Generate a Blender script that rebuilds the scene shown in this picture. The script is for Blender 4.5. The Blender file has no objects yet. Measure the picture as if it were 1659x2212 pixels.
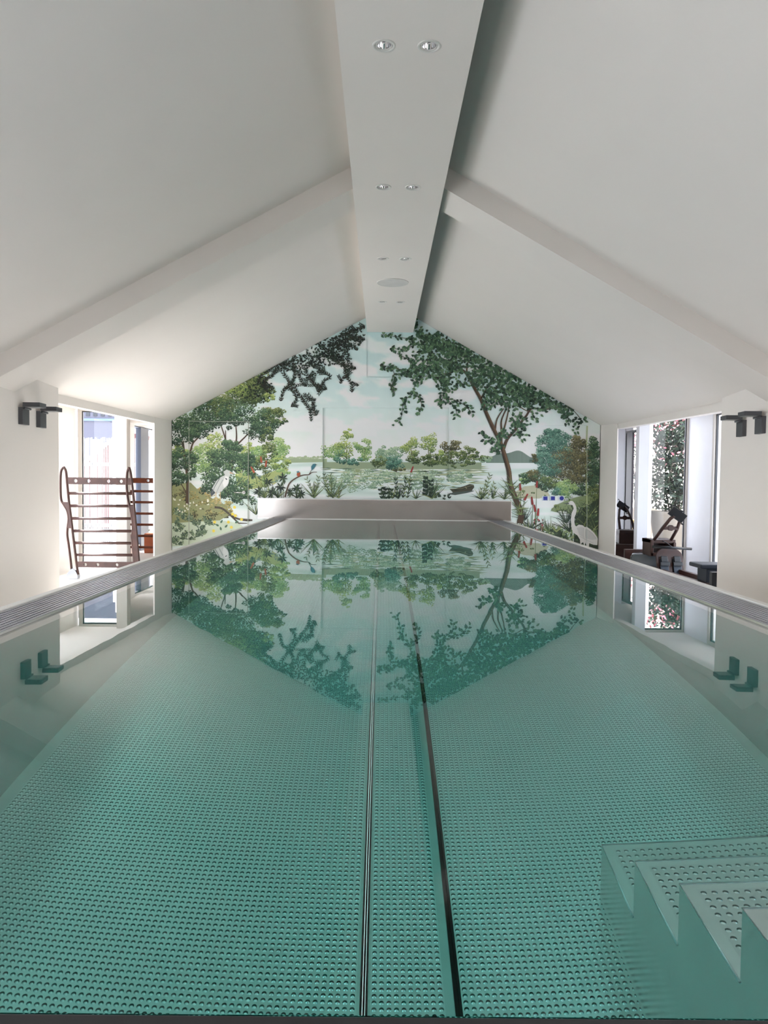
import bpy, bmesh, math, random
from mathutils import Vector, noise
from mathutils.geometry import tessellate_polygon
PI = math.pi
random.seed(7)
C = bpy.context.scene.collection
SC = bpy.context.scene

# ------------------------------------------------------------------ camera
F_PX, PIT, ROL, YAW = 1660.0, .0406, .0110, .0034
fw = Vector((math.sin(YAW)*math.cos(PIT), math.cos(YAW)*math.cos(PIT), -math.sin(PIT)))
rt = Vector((math.cos(YAW), -math.sin(YAW), 0)); up = rt.cross(fw)
R_ = rt*math.cos(ROL)+up*math.sin(ROL); U_ = up*math.cos(ROL)-rt*math.sin(ROL)
cam = bpy.data.cameras.new('camera'); co = bpy.data.objects.new('camera', cam); C.objects.link(co)
cam.sensor_fit = 'VERTICAL'; cam.sensor_height = 36; cam.lens = F_PX/2212*36
cam.clip_start = .02; cam.clip_end = 200
from mathutils import Matrix
co.matrix_world = Matrix(((R_.x, U_.x, -fw.x, 0), (R_.y, U_.y, -fw.y, 0), (R_.z, U_.z, -fw.z, 0), (0, 0, 0, 1)))
SC.camera = co

def ray(x, y): return fw + R_*((x-829.5)/F_PX) - U_*((y-1106)/F_PX)
def onY(x, y, Y):
    d = ray(x, y); return d*(Y/d.y)

# ------------------------------------------------------------------ world, sun, exposure
EXPOSURE = 1.33
SKY = 3.0
SUN = 8.5
SC.view_settings.view_transform = 'Standard'; SC.view_settings.look = 'None'
SC.view_settings.exposure = EXPOSURE; SC.view_settings.gamma = 1; SC.view_settings.use_curve_mapping = False
SC.cycles.use_denoising = True
SC.cycles.max_bounces = 14; SC.cycles.diffuse_bounces = 7; SC.cycles.glossy_bounces = 8
SC.cycles.transmission_bounces = 10; SC.cycles.transparent_max_bounces = 12
SC.cycles.sample_clamp_indirect = 6; SC.cycles.caustics_reflective = True; SC.cycles.caustics_refractive = True
w = bpy.data.worlds.new('sky'); SC.world = w; w.use_nodes = True
wn = w.node_tree.nodes; wl = w.node_tree.links; wn.clear()
wo = wn.new('ShaderNodeOutputWorld'); wb = wn.new('ShaderNodeBackground'); wr = wn.new('ShaderNodeValToRGB')
wt = wn.new('ShaderNodeTexCoord'); wsx = wn.new('ShaderNodeSeparateXYZ'); wm = wn.new('ShaderNodeMapRange')
wl.new(wt.outputs['Generated'], wsx.inputs[0]); wl.new(wsx.outputs['Z'], wm.inputs['Value'])
wm.inputs['From Min'].default_value = -1; wl.new(wm.outputs[0], wr.inputs[0])
e = wr.color_ramp.elements; e[0].position = .45; e[0].color = (.60, .57, .56, 1); e[1].position = 1; e[1].color = (.55, .7, 1, 1)
k = e.new(.52); k.color = (.93, .96, 1, 1)
wl.new(wr.outputs[0], wb.inputs[0]); wb.inputs[1].default_value = SKY; wl.new(wb.outputs[0], wo.inputs[0])
sun = bpy.data.lights.new('sun', 'SUN'); sun.energy = SUN; sun.angle = .01; sun.color = (1, .95, .91)
so = bpy.data.objects.new('sun', sun); C.objects.link(so)
so.rotation_euler = Vector((-1.0, .3, 1)).to_track_quat('Z', 'Y').to_euler()

def portal(name, loc, sx, sy, direction):
    l = bpy.data.lights.new(name, 'AREA'); l.shape = 'RECTANGLE'; l.size = sx; l.size_y = sy
    l.cycles.is_portal = True
    o = bpy.data.objects.new(name, l); C.objects.link(o); o.location = loc
    o.rotation_euler = Vector(direction).to_track_quat('-Z', 'Y').to_euler()
FZ = -1.15      # room floor
portal('daylight_opening', (-3.84, 1.2, -.17), 7.3, 1.9, (1, 0, 0))
portal('daylight_opening', (-3.84, 7.8, -.17), 3.2, 1.9, (1, 0, 0))
portal('daylight_opening', (3.88, -.1, -.17), 4.6, 1.9, (-1, 0, 0))
portal('daylight_opening', (3.84, 7.3, -.17), 3.2, 1.9, (-1, 0, 0))
portal('daylight_opening', (-3.45, -3.22, -.15), 1.0, 2.0, (0, 1, 0))
portal('daylight_opening', (-3.45, 9.56, -.17), .55, 1.9, (0, -1, 0))
portal('daylight_opening', (3.5, 9.56, -.17), .5, 1.9, (0, -1, 0))

# ------------------------------------------------------------------ materials
def lin(c): return tuple((v/12.92 if v <= .04045 else ((v+.055)/1.055)**2.4) for v in c)
def hx(s): return lin(tuple(int(s[i:i+2], 16)/255 for i in (0, 2, 4)))
MATS = {}
def mat(name, col, rough=.5, metal=0, var=.04, scale=8, bump=0, bscale=60, **kw):
    if name in MATS: return MATS[name]
    m = bpy.data.materials.new(name); m.use_nodes = True; n = m.node_tree.nodes; l = m.node_tree.links
    b = n['Principled BSDF']; b.inputs['Roughness'].default_value = rough; b.inputs['Metallic'].default_value = metal
    tc = n.new('ShaderNodeTexCoord'); nz = n.new('ShaderNodeTexNoise'); nz.inputs['Scale'].default_value = scale
    l.new(tc.outputs['Object'], nz.inputs['Vector'])
    r = n.new('ShaderNodeValToRGB'); c = hx(col) if isinstance(col, str) else col
    r.color_ramp.elements[0].position = .3; r.color_ramp.elements[1].position = .7
    r.color_ramp.elements[0].color = (*[v*(1-var) for v in c], 1); r.color_ramp.elements[1].color = (*[min(1, v*(1+var)) for v in c], 1)
    l.new(nz.outputs['Fac'], r.inputs[0]); l.new(r.outputs[0], b.inputs['Base Color'])
    if bump:
        n2 = n.new('ShaderNodeTexNoise'); n2.inputs['Scale'].default_value = bscale; l.new(tc.outputs['Object'], n2.inputs['Vector'])
        bp = n.new('ShaderNodeBump'); bp.inputs['Strength'].default_value = bump; bp.inputs['Distance'].default_value = .002
        l.new(n2.outputs['Fac'], bp.inputs['Height']); l.new(bp.outputs[0], b.inputs['Normal'])
    for k_, v_ in kw.items(): b.inputs[k_].default_value = v_
    MATS[name] = m; return m
PLASTER = mat('white_plaster', 'ede7e1', .75, var=.012, scale=1.5, bump=.12, bscale=240)
RPAINT = mat('cool_white_paint', 'e6e8ee', .5, var=.01)
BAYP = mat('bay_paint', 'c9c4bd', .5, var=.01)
PAINT = mat('white_gloss_paint', 'e6e4df', .35, var=.01)
TILE = mat('pale_floor', 'd6d2ce', .4, var=.03, scale=3)
STEEL = mat('brushed_steel', (.68, .68, .68), .22, 1, var=.05, scale=5)
HSTEEL = mat('housing_steel', (.36, .335, .32), .13, 1, var=.06, scale=3)
CURB = mat('curb_steel', (.62, .62, .62), .35, 1, var=.04, scale=5)
GRATE = mat('grating_grey', 'a9aab2', .35, .5, var=.05)
DARK = mat('dark_grey_metal', '55565a', .45, .3, var=.05)
RIMD = mat('dark_rim', '2c2d2f', .5, .2)
FRAME = mat('anthracite_frame', '25282f', .4, var=.05)
CHROME = mat('chrome', (.75, .75, .75), .08, 1)
WOOD = mat('walnut_wood', '40261f', .45, var=.25, scale=14)
WOODR = mat('rower_walnut', '3b2119', .45, var=.25, scale=14)
BLACK = mat('black_plastic', '121418', .4)
NAVY = mat('footpad_navy', '1d2a38', .5)
SEATM = mat('seat_fabric', '1b2330', .6)

def dimple_mat(name, pitch, rad, height, off=(0, 0), col=(.76, .77, .78), rough=.2):
    m = bpy.data.materials.new(name); m.use_nodes = True; n = m.node_tree.nodes; l = m.node_tree.links
    b = n['Principled BSDF']; b.inputs['Metallic'].default_value = 1; b.inputs['Roughness'].default_value = rough
    b.inputs['Base Color'].default_value = (*col, 1)
    tc = n.new('ShaderNodeTexCoord'); s = n.new('ShaderNodeSeparateXYZ'); l.new(tc.outputs['Object'], s.inputs[0])
    def M(op, a, b_=None, cl=False):
        q = n.new('ShaderNodeMath'); q.operation = op; q.use_clamp = cl
        for i, v in enumerate((a, b_)):
            if v is None: continue
            if isinstance(v, (int, float)): q.inputs[i].default_value = v
            else: l.new(v, q.inputs[i])
        return q.outputs[0]
    sq = []
    for ax, of in (('X', off[0]), ('Y', off[1])):
        u = M('DIVIDE', M('SUBTRACT', s.outputs[ax], of), pitch)
        f = M('SUBTRACT', M('FRACT', M('ADD', u, 1000.0)), .5)
        sq.append(M('MULTIPLY', f, f))
    d2 = M('ADD', sq[0], sq[1])
    h = M('SUBTRACT', 1.0, M('DIVIDE', d2, rad*rad), True)
    bp = n.new('ShaderNodeBump'); bp.inputs['Strength'].default_value = 1; bp.inputs['Distance'].default_value = height
    l.new(h, bp.inputs['Height']); l.new(bp.outputs[0], b.inputs['Normal'])
    return m
DIMP = dimple_mat('dimpled_steel', .0149, .34, .0020)
STEPD = dimple_mat('dimpled_step_steel', .0185, .27, .0018, col=(.66, .66, .66), rough=.26)

def glass_mat(name, tint=(.97, .99, .98), refl=1.0):
    m = bpy.data.materials.new(name); m.use_nodes = True; n = m.node_tree.nodes; l = m.node_tree.links; n.clear()
    o = n.new('ShaderNodeOutputMaterial'); mx = n.new('ShaderNodeMixShader'); t = n.new('ShaderNodeBsdfTransparent'); g = n.new('ShaderNodeBsdfGlossy')
    fr = n.new('ShaderNodeFresnel'); fr.inputs[0].default_value = 1.5
    t.inputs[0].default_value = (*tint, 1); g.inputs['Roughness'].default_value = .01
    l.new(fr.outputs[0], mx.inputs[0]); l.new(t.outputs[0], mx.inputs[1]); l.new(g.outputs[0], mx.inputs[2]); l.new(mx.outputs[0], o.inputs[0])
    return m
GLASS = glass_mat('window_glass')

wm_ = bpy.data.materials.new('pool_water'); wm_.use_nodes = True; n = wm_.node_tree.nodes; l = wm_.node_tree.links; n.clear()
o = n.new('ShaderNodeOutputMaterial'); g = n.new('ShaderNodeBsdfGlass'); g.inputs['IOR'].default_value = 1.333; g.inputs['Roughness'].default_value = 0
va = n.new('ShaderNodeVolumeAbsorption'); va.inputs['Color'].default_value = (0, .91, .85, 1); va.inputs['Density'].default_value = .50
tc = n.new('ShaderNodeTexCoord'); mp = n.new('ShaderNodeMapping'); mp.inputs['Scale'].default_value = (.6, 2.2, 1)
nz = n.new('ShaderNodeTexNoise'); nz.inputs['Scale'].default_value = 2.2; nz.inputs['Detail'].default_value = 1
bp = n.new('ShaderNodeBump'); bp.inputs['Strength'].default_value = .11; bp.inputs['Distance'].default_value = .0012
l.new(tc.outputs['Object'], mp.inputs[0]); l.new(mp.outputs[0], nz.inputs['Vector']); l.new(nz.outputs['Fac'], bp.inputs['Height'])
l.new(bp.outputs[0], g.inputs['Normal']); l.new(g.outputs[0], o.inputs['Surface']); l.new(va.outputs[0], o.inputs['Volume'])
WATER = wm_

def attr_mat(name, rough=.7):
    m = bpy.data.materials.new(name); m.use_nodes = True; n = m.node_tree.nodes; l = m.node_tree.links
    b = n['Principled BSDF']; b.inputs['Roughness'].default_value = rough
    a = n.new('ShaderNodeAttribute'); a.attribute_name = 'Col'; l.new(a.outputs['Color'], b.inputs['Base Color'])
    return m
MURALM = attr_mat('mural_paint', .55)
FOLI = attr_mat('foliage', .5)

# ------------------------------------------------------------------ mesh helpers
def tag(o, label=None, cat=None, group=None, kind=None):
    if label: o['label'] = label
    if cat: o['category'] = cat
    if group: o['group'] = group
    if kind: o['kind'] = kind
    return o
def empty(name, loc=(0, 0, 0), rz=0, **kw):
    o = bpy.data.objects.new(name, None); C.objects.link(o); o.location = loc; o.rotation_euler = (0, 0, rz); o.empty_display_size = .1
    return tag(o, **kw)
class MB:
    def __init__(s): s.v = []; s.f = []; s.mi = []; s.sm = []
    def face(s, pts, mi=0, sm=False):
        i = len(s.v); s.v += [tuple(p) for p in pts]; s.f.append(list(range(i, i+len(pts)))); s.mi.append(mi); s.sm.append(sm)
    def faces(s, vs, fs, mi=0, sm=False):
        i = len(s.v); s.v += [tuple(p) for p in vs]
        for f in fs: s.f.append([i+k for k in f]); s.mi.append(mi); s.sm.append(sm)
    def box(s, x0, x1, y0, y1, z0, z1, mi=0):
        s.faces([(x0, y0, z0), (x1, y0, z0), (x1, y1, z0), (x0, y1, z0), (x0, y0, z1), (x1, y0, z1), (x1, y1, z1), (x0, y1, z1)],
                [(3, 2, 1, 0), (4, 5, 6, 7), (0, 1, 5, 4), (1, 2, 6, 5), (2, 3, 7, 6), (3, 0, 4, 7)], mi)
    def hexa(s, b, t, mi=0):   # bottom quad ccw, top quad ccw
        s.faces(list(b)+list(t), [(3, 2, 1, 0), (4, 5, 6, 7), (0, 1, 5, 4), (1, 2, 6, 5), (2, 3, 7, 6), (3, 0, 4, 7)], mi)
    def tube(s, pts, r, seg=8, mi=0, flat=1.0, cap=True):
        pts = [Vector(p) for p in pts]; rings = []
        rr = r if isinstance(r, (list, tuple)) else [r]*len(pts)
        for i, p in enumerate(pts):
            a = pts[max(0, i-1)]; b = pts[min(len(pts)-1, i+1)]; d = (b-a).normalized()
            ref = Vector((0, 1, 0)) if abs(d.y) < .8 else Vector((0, 0, 1))
            u = d.cross(ref).normalized(); v = d.cross(u).normalized()
            rings.append([p+u*(math.cos(2*PI*k/seg)*rr[i])+v*(math.sin(2*PI*k/seg)*rr[i]*flat) for k in range(seg)])
        vs = [q for rg in rings for q in rg]; fs = []
        for i in range(len(pts)-1):
            for k in range(seg): fs.append((i*seg+k, i*seg+(k+1) % seg, (i+1)*seg+(k+1) % seg, (i+1)*seg+k))
        s.faces(vs, fs, mi, True)
        if cap:
            s.faces(rings[0], [tuple(range(seg))], mi); s.faces(rings[-1], [tuple(reversed(range(seg)))], mi)
    def lathe(s, prof, c=(0, 0, 0), seg=32, mi=0):
        vs = []; fs = []
        for (r, z) in prof:
            for k in range(seg): vs.append((c[0]+r*math.cos(2*PI*k/seg), c[1]+r*math.sin(2*PI*k/seg), c[2]+z))
        for i in range(len(prof)-1):
            for k in range(seg): fs.append((i*seg+k, i*seg+(k+1) % seg, (i+1)*seg+(k+1) % seg, (i+1)*seg+k))
        s.faces(vs, fs, mi, True)
    def prism(s, poly, a, b, axis='y', mi=0):   # poly in the plane across axis, extruded a..b
        def P(u, v, w_): return (u, w_, v) if axis == 'y' else ((w_, u, v) if axis == 'x' else (u, v, w_))
        nn = len(poly); vs = [P(u, v, a) for u, v in poly]+[P(u, v, b) for u, v in poly]
        fs = [tuple(range(nn)), tuple(reversed(range(nn, 2*nn)))]+[(i, i+nn, (i+1) % nn+nn, (i+1) % nn) for i in range(nn)]
        s.faces(vs, fs, mi)
    def build(s, name, mats, parent=None, kind=None, bevel=0, loc=None, fix=True):
        me = bpy.data.meshes.new(name); me.from_pydata(s.v, [], s.f)
        for m in (mats if isinstance(mats, (list, tuple)) else [mats]): me.materials.append(m)
        me.polygons.foreach_set('material_index', s.mi); me.polygons.foreach_set('use_smooth', s.sm); me.update()
        if fix:
            bm = bmesh.new(); bm.from_mesh(me); bmesh.ops.remove_doubles(bm, verts=bm.verts, dist=1e-6)
            bmesh.ops.recalc_face_normals(bm, faces=bm.faces); bm.to_mesh(me); bm.free()
        o = bpy.data.objects.new(name, me); C.objects.link(o)
        if loc: o.location = loc
        if parent is not None: o.parent = parent
        elif kind: o['kind'] = kind
        if bevel:
            b = o.modifiers.new('bevel', 'BEVEL'); b.width = bevel; b.segments = 2; b.limit_method = 'ANGLE'; b.angle_limit = .6
        return o
def copy_tree(o, parent=None):
    c = o.copy(); C.objects.link(c); c.parent = parent
    for ch in list(o.children): copy_tree(ch, c)
    return c
def S(name, mb, m, **kw): return mb.build(name, m, kind='structure', **kw)

# ------------------------------------------------------------------ room shell
YW = 9.98
aL, bL = 2.2185, .5395           # left slope   z = aL + bL x
aR, bR = 2.3355, -.5604          # right slope  z = aR + bR x
xr = (aR-aL)/(bL-bR); zr = aL+bL*xr
TH = .12
# floor
m = MB(); m.box(-4.0, -1.40, -3.1, 14.6, FZ-.1, FZ); m.box(1.575, 4.0, -3.1, 14.6, FZ-.1, FZ); m.box(-1.40, 1.575, -3.1, .42, FZ-.1, FZ); m.box(-1.40, 1.575, 9.885, 14.6, FZ-.1, FZ); S('floor', m, TILE)
# sloped ceilings
m = MB(); m.hexa([(-2.80, -3.1, aL-bL*2.80), (xr, -3.1, zr), (xr, YW+.2, zr), (-2.80, YW+.2, aL-bL*2.80)],
                 [(-2.80, -3.1, aL-bL*2.80+TH), (xr, -3.1, zr+TH), (xr, YW+.2, zr+TH), (-2.80, YW+.2, aL-bL*2.80+TH)])
m.hexa([(xr, -3.1, zr), (2.90, -3.1, aR+bR*2.90), (2.90, YW+.2, aR+bR*2.90), (xr, YW+.2, zr)],
       [(xr, -3.1, zr+TH), (2.90, -3.1, aR+bR*2.90+TH), (2.90, YW+.2, aR+bR*2.90+TH), (xr, YW+.2, zr+TH)])
S('ceiling', m, PLASTER)
# flat aisle ceilings
m = MB(); m.prism([(-2.80, -3.1), (-3.95, -3.1), (-3.95, 9.56), (-3.24, 9.56), (-3.87, 11.4), (-3.95, 11.4), (-3.95, 14.6), (-2.80, 14.6)], .84, 1.0, 'z')
m.prism([(2.90, -3.1), (4.0, -3.1), (4.0, 9.56), (3.27, 9.56), (3.84, 10.98), (3.84, 14.6), (2.90, 14.6)], .84, 1.0, 'z'); S('ceiling', m, PLASTER)
# gable wall behind the mural and the wall behind the camera
m = MB(); m.prism([(-2.9, FZ), (2.9, FZ), (2.9, .9), (xr, 2.9), (-2.9, .9)], YW+.075, YW+.3); S('wall_back', m, PLASTER)
m = MB()
m.prism([(-3.0, FZ), (4.0, FZ), (4.0, .9), (-3.0, .9)], -3.25, -3.1); m.prism([(-3.95, .9), (4.0, .9), (2.9, 1.2), (xr, 2.9), (-2.9, 1.2)], -3.25, -3.1)
S('wall_front', m, PLASTER)
m = MB(); m.box(-1.5, -.6, -3.1, -3.06, FZ, .9); dd = S('door_2', m, PAINT)
m = MB()
for x in (-3.9, -3.08): m.box(x, x+.08, -3.2, -3.12, FZ, .9)
m.box(-3.9, -3.0, -3.2, -3.12, .82, .9); m.box(-3.9, -3.0, -3.2, -3.12, FZ, FZ+.08); w5 = S('window_5', m, PAINT)
m = MB(); m.face([(-3.9, -3.16, FZ), (-3.0, -3.16, FZ), (-3.0, -3.16, .9), (-3.9, -3.16, .9)]); m.build('pane', GLASS, w5)
m = MB(); m.tube([(-.68, -3.06, -.1), (-.68, -3.01, -.1), (-.8, -3.01, -.1)], .009, 8); m.build('door_handle', CHROME, dd)
# side walls of the pool hall: near pier, far pier, headers, low wall in front
def zL(x): return aL+bL*x
def zR(x): return aR+bR*x
m = MB()
m.hexa([(-2.95, 4.75, FZ), (-2.64, 4.75, FZ), (-2.725, 6.50, FZ), (-2.95, 6.50, FZ)], [(-2.95, 4.75, .90), (-2.64, 4.75, .90), (-2.725, 6.50, .90), (-2.95, 6.50, .90)])
m.hexa([(-2.765, 9.31, FZ), (-2.745, 9.30, FZ), (-2.722, YW+.1, FZ), (-2.93, YW+.1, FZ)], [(-2.765, 9.31, .9), (-2.745, 9.30, .9), (-2.722, YW+.1, .9), (-2.93, YW+.1, .9)])
m.hexa([(-2.87, 6.49, .636), (-2.79, 6.49, .636), (-2.747, 9.32, .665), (-2.83, 9.32, .665)], [(-2.87, 6.49, .9), (-2.79, 6.49, .9), (-2.747, 9.32, .9), (-2.83, 9.32, .9)])
m.box(-2.95, -2.66, -3, 4.76, .60, .9)
S('wall_left', m, PLASTER)
m = MB()
m.hexa([(2.75, 4.75, FZ), (3.05, 4.75, FZ), (3.05, 6.52, FZ), (2.868, 6.52, FZ)], [(2.75, 4.75, .9), (3.05, 4.75, .9), (3.05, 6.52, .9), (2.868, 6.52, .9)])
m.hexa([(2.868, 9.40, FZ), (2.888, 9.42, FZ), (3.04, YW+.1, FZ), (2.824, YW+.1, FZ)], [(2.868, 9.40, .9), (2.888, 9.42, .9), (3.04, YW+.1, .9), (2.824, YW+.1, .9)])
m.hexa([(2.913, 6.5, .628), (3.0, 6.5, .628), (2.96, 9.42, .665), (2.875, 9.42, .665)], [(2.913, 6.5, .9), (3.0, 6.5, .9), (2.96, 9.42, .9), (2.875, 9.42, .9)])
m.box(2.76, 3.05, -3, 4.76, .60, .9)
m.box(2.76, 3.05, 2.2, 4.76, FZ, .9); m.box(2.76, 3.05, -3, 2.2, .60, .9)
S('wall_right', m, PLASTER)
# rafters (boxed beams under the slopes)
def rafter(y0, y1, dr, name):
    m = MB()
    for (x0, x1, z) in ((-2.95, xr, zL), (xr, 3.05, zR)):
        m.hexa([(x0, y0, z(x0)-dr), (x1, y0, z(x1)-dr), (x1, y1, z(x1)-dr), (x0, y1, z(x0)-dr)],
               [(x0, y0, z(x0)+.02), (x1, y0, z(x1)+.02), (x1, y1, z(x1)+.02), (x0, y1, z(x0)+.02)])
    return S(name, m, PLASTER)
rafter(5.23, 5.643, .15, 'ceiling'); rafter(-.2, .2, .15, 'ceiling')

# ridge soffit with holes for the downlights
SZ = 1.911; sx0, sx1 = -.210, .386
LIGHTS = [3.457, 5.086, 6.70, 8.305]; LX = [(-.0115, .187), (-.010, .182), (-.011, .184), (-.014, .179)]
LR = .040
m = MB(); a = .055; ycur = -3.0
for y, (xa, xb) in zip(LIGHTS, LX):
    m.face([(sx0, ycur, SZ), (sx1, ycur, SZ), (sx1, y-a, SZ), (sx0, y-a, SZ)])
    xs = [sx0, xa-a, xa+a, xb-a, xb+a, sx1]
    for i in (0, 2, 4): m.face([(xs[i], y-a, SZ), (xs[i+1], y-a, SZ), (xs[i+1], y+a, SZ), (xs[i], y+a, SZ)])
    for xc in (xa, xb):
        N = 32; ci = []; sq = []
        for k in range(N):
            t = 2*PI*k/N; c_, s_ = math.cos(t), math.sin(t); q = a/max(abs(c_), abs(s_))
            ci.append((xc+LR*c_, y+LR*s_, SZ)); sq.append((xc+q*c_, y+q*s_, SZ))
        m.faces(ci+sq, [(k, (k+1) % N, N+(k+1) % N, N+k) for k in range(N)])
    ycur = y+a
m.face([(sx0, ycur, SZ), (sx1, ycur, SZ), (sx1, YW, SZ), (sx0, YW, SZ)])
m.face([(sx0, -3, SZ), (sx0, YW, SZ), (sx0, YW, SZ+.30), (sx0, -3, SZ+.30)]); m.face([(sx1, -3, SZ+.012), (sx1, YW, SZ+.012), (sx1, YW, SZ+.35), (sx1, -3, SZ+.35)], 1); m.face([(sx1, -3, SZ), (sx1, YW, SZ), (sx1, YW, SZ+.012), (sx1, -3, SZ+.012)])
m.face([(sx0, YW, SZ), (sx1, YW, SZ), (sx1, YW, SZ+.3), (sx0, YW, SZ+.3)])
S('ceiling', m, [PLASTER, mat('painted_shadow', '0c0f10', .8)])  # right soffit side painted near-black to deepen the shade beside it

# ------------------------------------------------------------------ pool
PL, PR = -1.030, 1.180; PF, PB = .70, 9.86; WZ = -.5; PZ = -1.5
LIPL, LIPR = -1.20, 1.36
pool = empty('swimming_pool', (0, 5, FZ), label='long raised stainless steel lap pool with dimpled floor running to the mural wall', cat='swimming pool')
pool_loc = Vector((0, 5, FZ))
def P(mb, name, ms, bevel=0):      # pool part, coordinates given in the room frame
    mb.v = [(x, y-5, z-FZ) for x, y, z in mb.v]; return mb.build(name, ms, pool, bevel=bevel)
def dimple_patch(x0, x1, y0, y1, name):
    m = MB(); X0, X1 = PZ, 0
    return m
# floor panels: smooth border with an inset dimpled field
p = .0149
def panel(x0, x1, f0, cols, y0, y1, lab):
    rows = int((y1-y0-.06)/p); fx0, fx1 = f0, f0+cols*p; fy0 = y0+.03; fy1 = fy0+rows*p
    m = MB(); z = PZ
    m.face([(fx0, fy0, z), (fx1, fy0, z), (fx1, fy1, z), (fx0, fy1, z)], 1)
    m.face([(x0, y0, z), (x1, y0, z), (x1, fy0, z), (x0, fy0, z)]); m.face([(x0, fy1, z), (x1, fy1, z), (x1, y1, z), (x0, y1, z)])
    m.face([(x0, fy0, z), (fx0, fy0, z), (fx0, fy1, z), (x0, fy1, z)]); m.face([(fx1, fy0, z), (x1, fy0, z), (x1, fy1, z), (fx1, fy1, z)])
    # local origin at the field corner so the dimple grid starts there
    m.v = [(a_-fx0, b_-fy0, c_) for a_, b_, c_ in m.v]
    o = m.build('floor_panel', [STEEL, DIMP], pool, fix=False); o.location = (fx0, fy0-5, -FZ)
    return o
for (ya, yb) in ((PF, 2.985), (2.985, 3.40), (3.40, PB)) if False else ((PF, 4.78), (4.78, PB)):
    nL = int((-.040-(PL+.030))/p); panel(PL, -.033, -.040-nL*p, nL, ya, yb, '')
    panel(-.017, .157, -.0115, 10, ya, yb, '')
    nR = int((PR-.03-.1725)/p); panel(.171, PR, .1725, nR, ya, yb, '')
m = MB()
for x0, x1 in ((-.033, -.017), (.157, .171)):
    m.box(x0, x0+.005, PF, PB, PZ-.01, PZ+.006); m.box(x1-.005, x1, PF, PB, PZ-.01, PZ+.006); m.box(x0+.0055, x1-.0055, PF, PB, PZ-.014, PZ-.002)
P(m, 'channel_cover', mat('groove_steel', '1d2625', .9, **{'Specular IOR Level': .1}))
# basin walls with a shallow lip under the water line
m = MB()
def strip(prof, y0, y1):
    for (xa, za), (xb, zb) in zip(prof, prof[1:]): m.face([(xa, y0, za), (xb, y0, zb), (xb, y1, zb), (xa, y1, za)])
strip([(LIPL, WZ+.008), (LIPL+.004, WZ-.006), (LIPL+.055, WZ-.022), (LIPL+.060, WZ-.05), (PL, PZ)], PF, PB); P(m, 'basin_wall', STEEL)
m = MB(); strip([(LIPR, WZ+.008), (LIPR-.004, WZ-.006), (LIPR-.055, WZ-.022), (LIPR-.060, WZ-.05), (PR, PZ)], PF, PB); P(m, 'basin_wall', STEEL)
m = MB(); m.box(LIPL-.2, LIPR+.2, PB, PB+.02, PZ-.05, WZ+.005); P(m, 'basin_wall', STEEL)
m = MB(); m.box(LIPL-.2, LIPR+.2, PF-.02, PF, PZ-.05, WZ-.004); P(m, 'basin_wall', STEEL)
m = MB(); m.box(-1.46, 1.62, PF-.30, PF-.001, FZ, WZ+.0008); P(m, 'front_rim', RIMD, .004)
# overflow gratings: long ribs over cross bars, outer curb, outer tank skin
def grate(x0, x1, sgn, y0, y1):
    m = MB(); nr = 9; wv = (x1-x0)/nr
    for i in range(nr): xc = x0+wv*(i+.5); m.box(xc-wv*.27, xc+wv*.27, y0, y1, WZ-.012, WZ+.0066)
    y = y0
    while y < y1: m.box(x0, x1, y, y+.008, WZ-.006, WZ+.0048); y += .0165
    g_ = P(m, 'overflow_grating', GRATE)
    m = MB(); m.box(x0, x1, y0, y1, WZ-.09, WZ-.075); P(m, 'gutter_channel', DARK)
grate(-1.387, -1.202, -1, PF-.02, PB); grate(1.362, 1.560, 1, PF-.02, PB)
m = MB(); m.box(-1.425, -1.389, PF-.3, PB, FZ, WZ+.012); P(m, 'side_curb', PAINT, .003)
m = MB(); m.box(1.562, 1.600, PF-.3, PB, FZ, WZ+.012); P(m, 'side_curb', PAINT, .003)
# entry steps at the near right corner, going down away from the near end
NOS = [(1.75, -1.292), (1.522, -1.102), (1.293, -.918), (1.068, -.724), (.845, -.545)]
SXL = .5195
for i, (yn, zt) in enumerate(NOS):
    yb_ = NOS[i+1][0] if i+1 < len(NOS) else PF
    m = MB(); x1 = 1.30
    m.face([(SXL, PF, PZ), (SXL, yn, PZ), (SXL, yn, zt), (SXL, yb_, zt)] if False else [(SXL, yb_, PZ), (SXL, yn, PZ), (SXL, yn, zt), (SXL, yb_, zt)])
    m.face([(SXL, yn, PZ), (x1, yn, PZ), (x1, yn, zt), (SXL, yn, zt)])
    pp = .0185; fx, fy = SXL+.022, yn-.016; nx = int((x1-fx)/pp); ny = int((fy-(yb_+.0))/pp)
    fx1 = fx+nx*pp; fy0 = max(yb_, fy-ny*pp)
    m.face([(SXL, fy, zt), (x1, fy, zt), (x1, yn, zt), (SXL, yn, zt)])
    m.face([(SXL, yb_, zt), (fx, yb_, zt), (fx, fy, zt), (SXL, fy, zt)]); m.face([(fx1, yb_, zt), (x1, yb_, zt), (x1, fy, zt), (fx1, fy, zt)])
    m.face([(fx, yb_, zt), (fx1, yb_, zt), (fx1, fy0, zt), (fx, fy0, zt)])
    m.face([(fx, fy0, zt), (fx1, fy0, zt), (fx1, fy, zt), (fx, fy, zt)], 1)
    m.v = [(a_-fx, b_-fy, c_) for a_, b_, c_ in m.v]
    o = m.build('step', [STEEL, STEPD], pool, fix=False); o.location = (fx, fy-5, -FZ)
    e_ = MB(); e_.tube([(SXL, yb_, zt), (SXL, yn, zt), (x1, yn, zt)], .0022, 6); P(e_, 'step_nosing', mat('nosing_steel', (.92, .92, .92), .45, 1))
# water body
m = MB(); m.box(LIPL-.001, LIPR+.001, PF-.001, PB+.001, PZ-.1, WZ)
water = m.build('pool_water', WATER, loc=(0, 0, 0)); tag(water, 'still clear teal pool water mirroring the mural and ceiling', 'water', kind='stuff')
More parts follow.
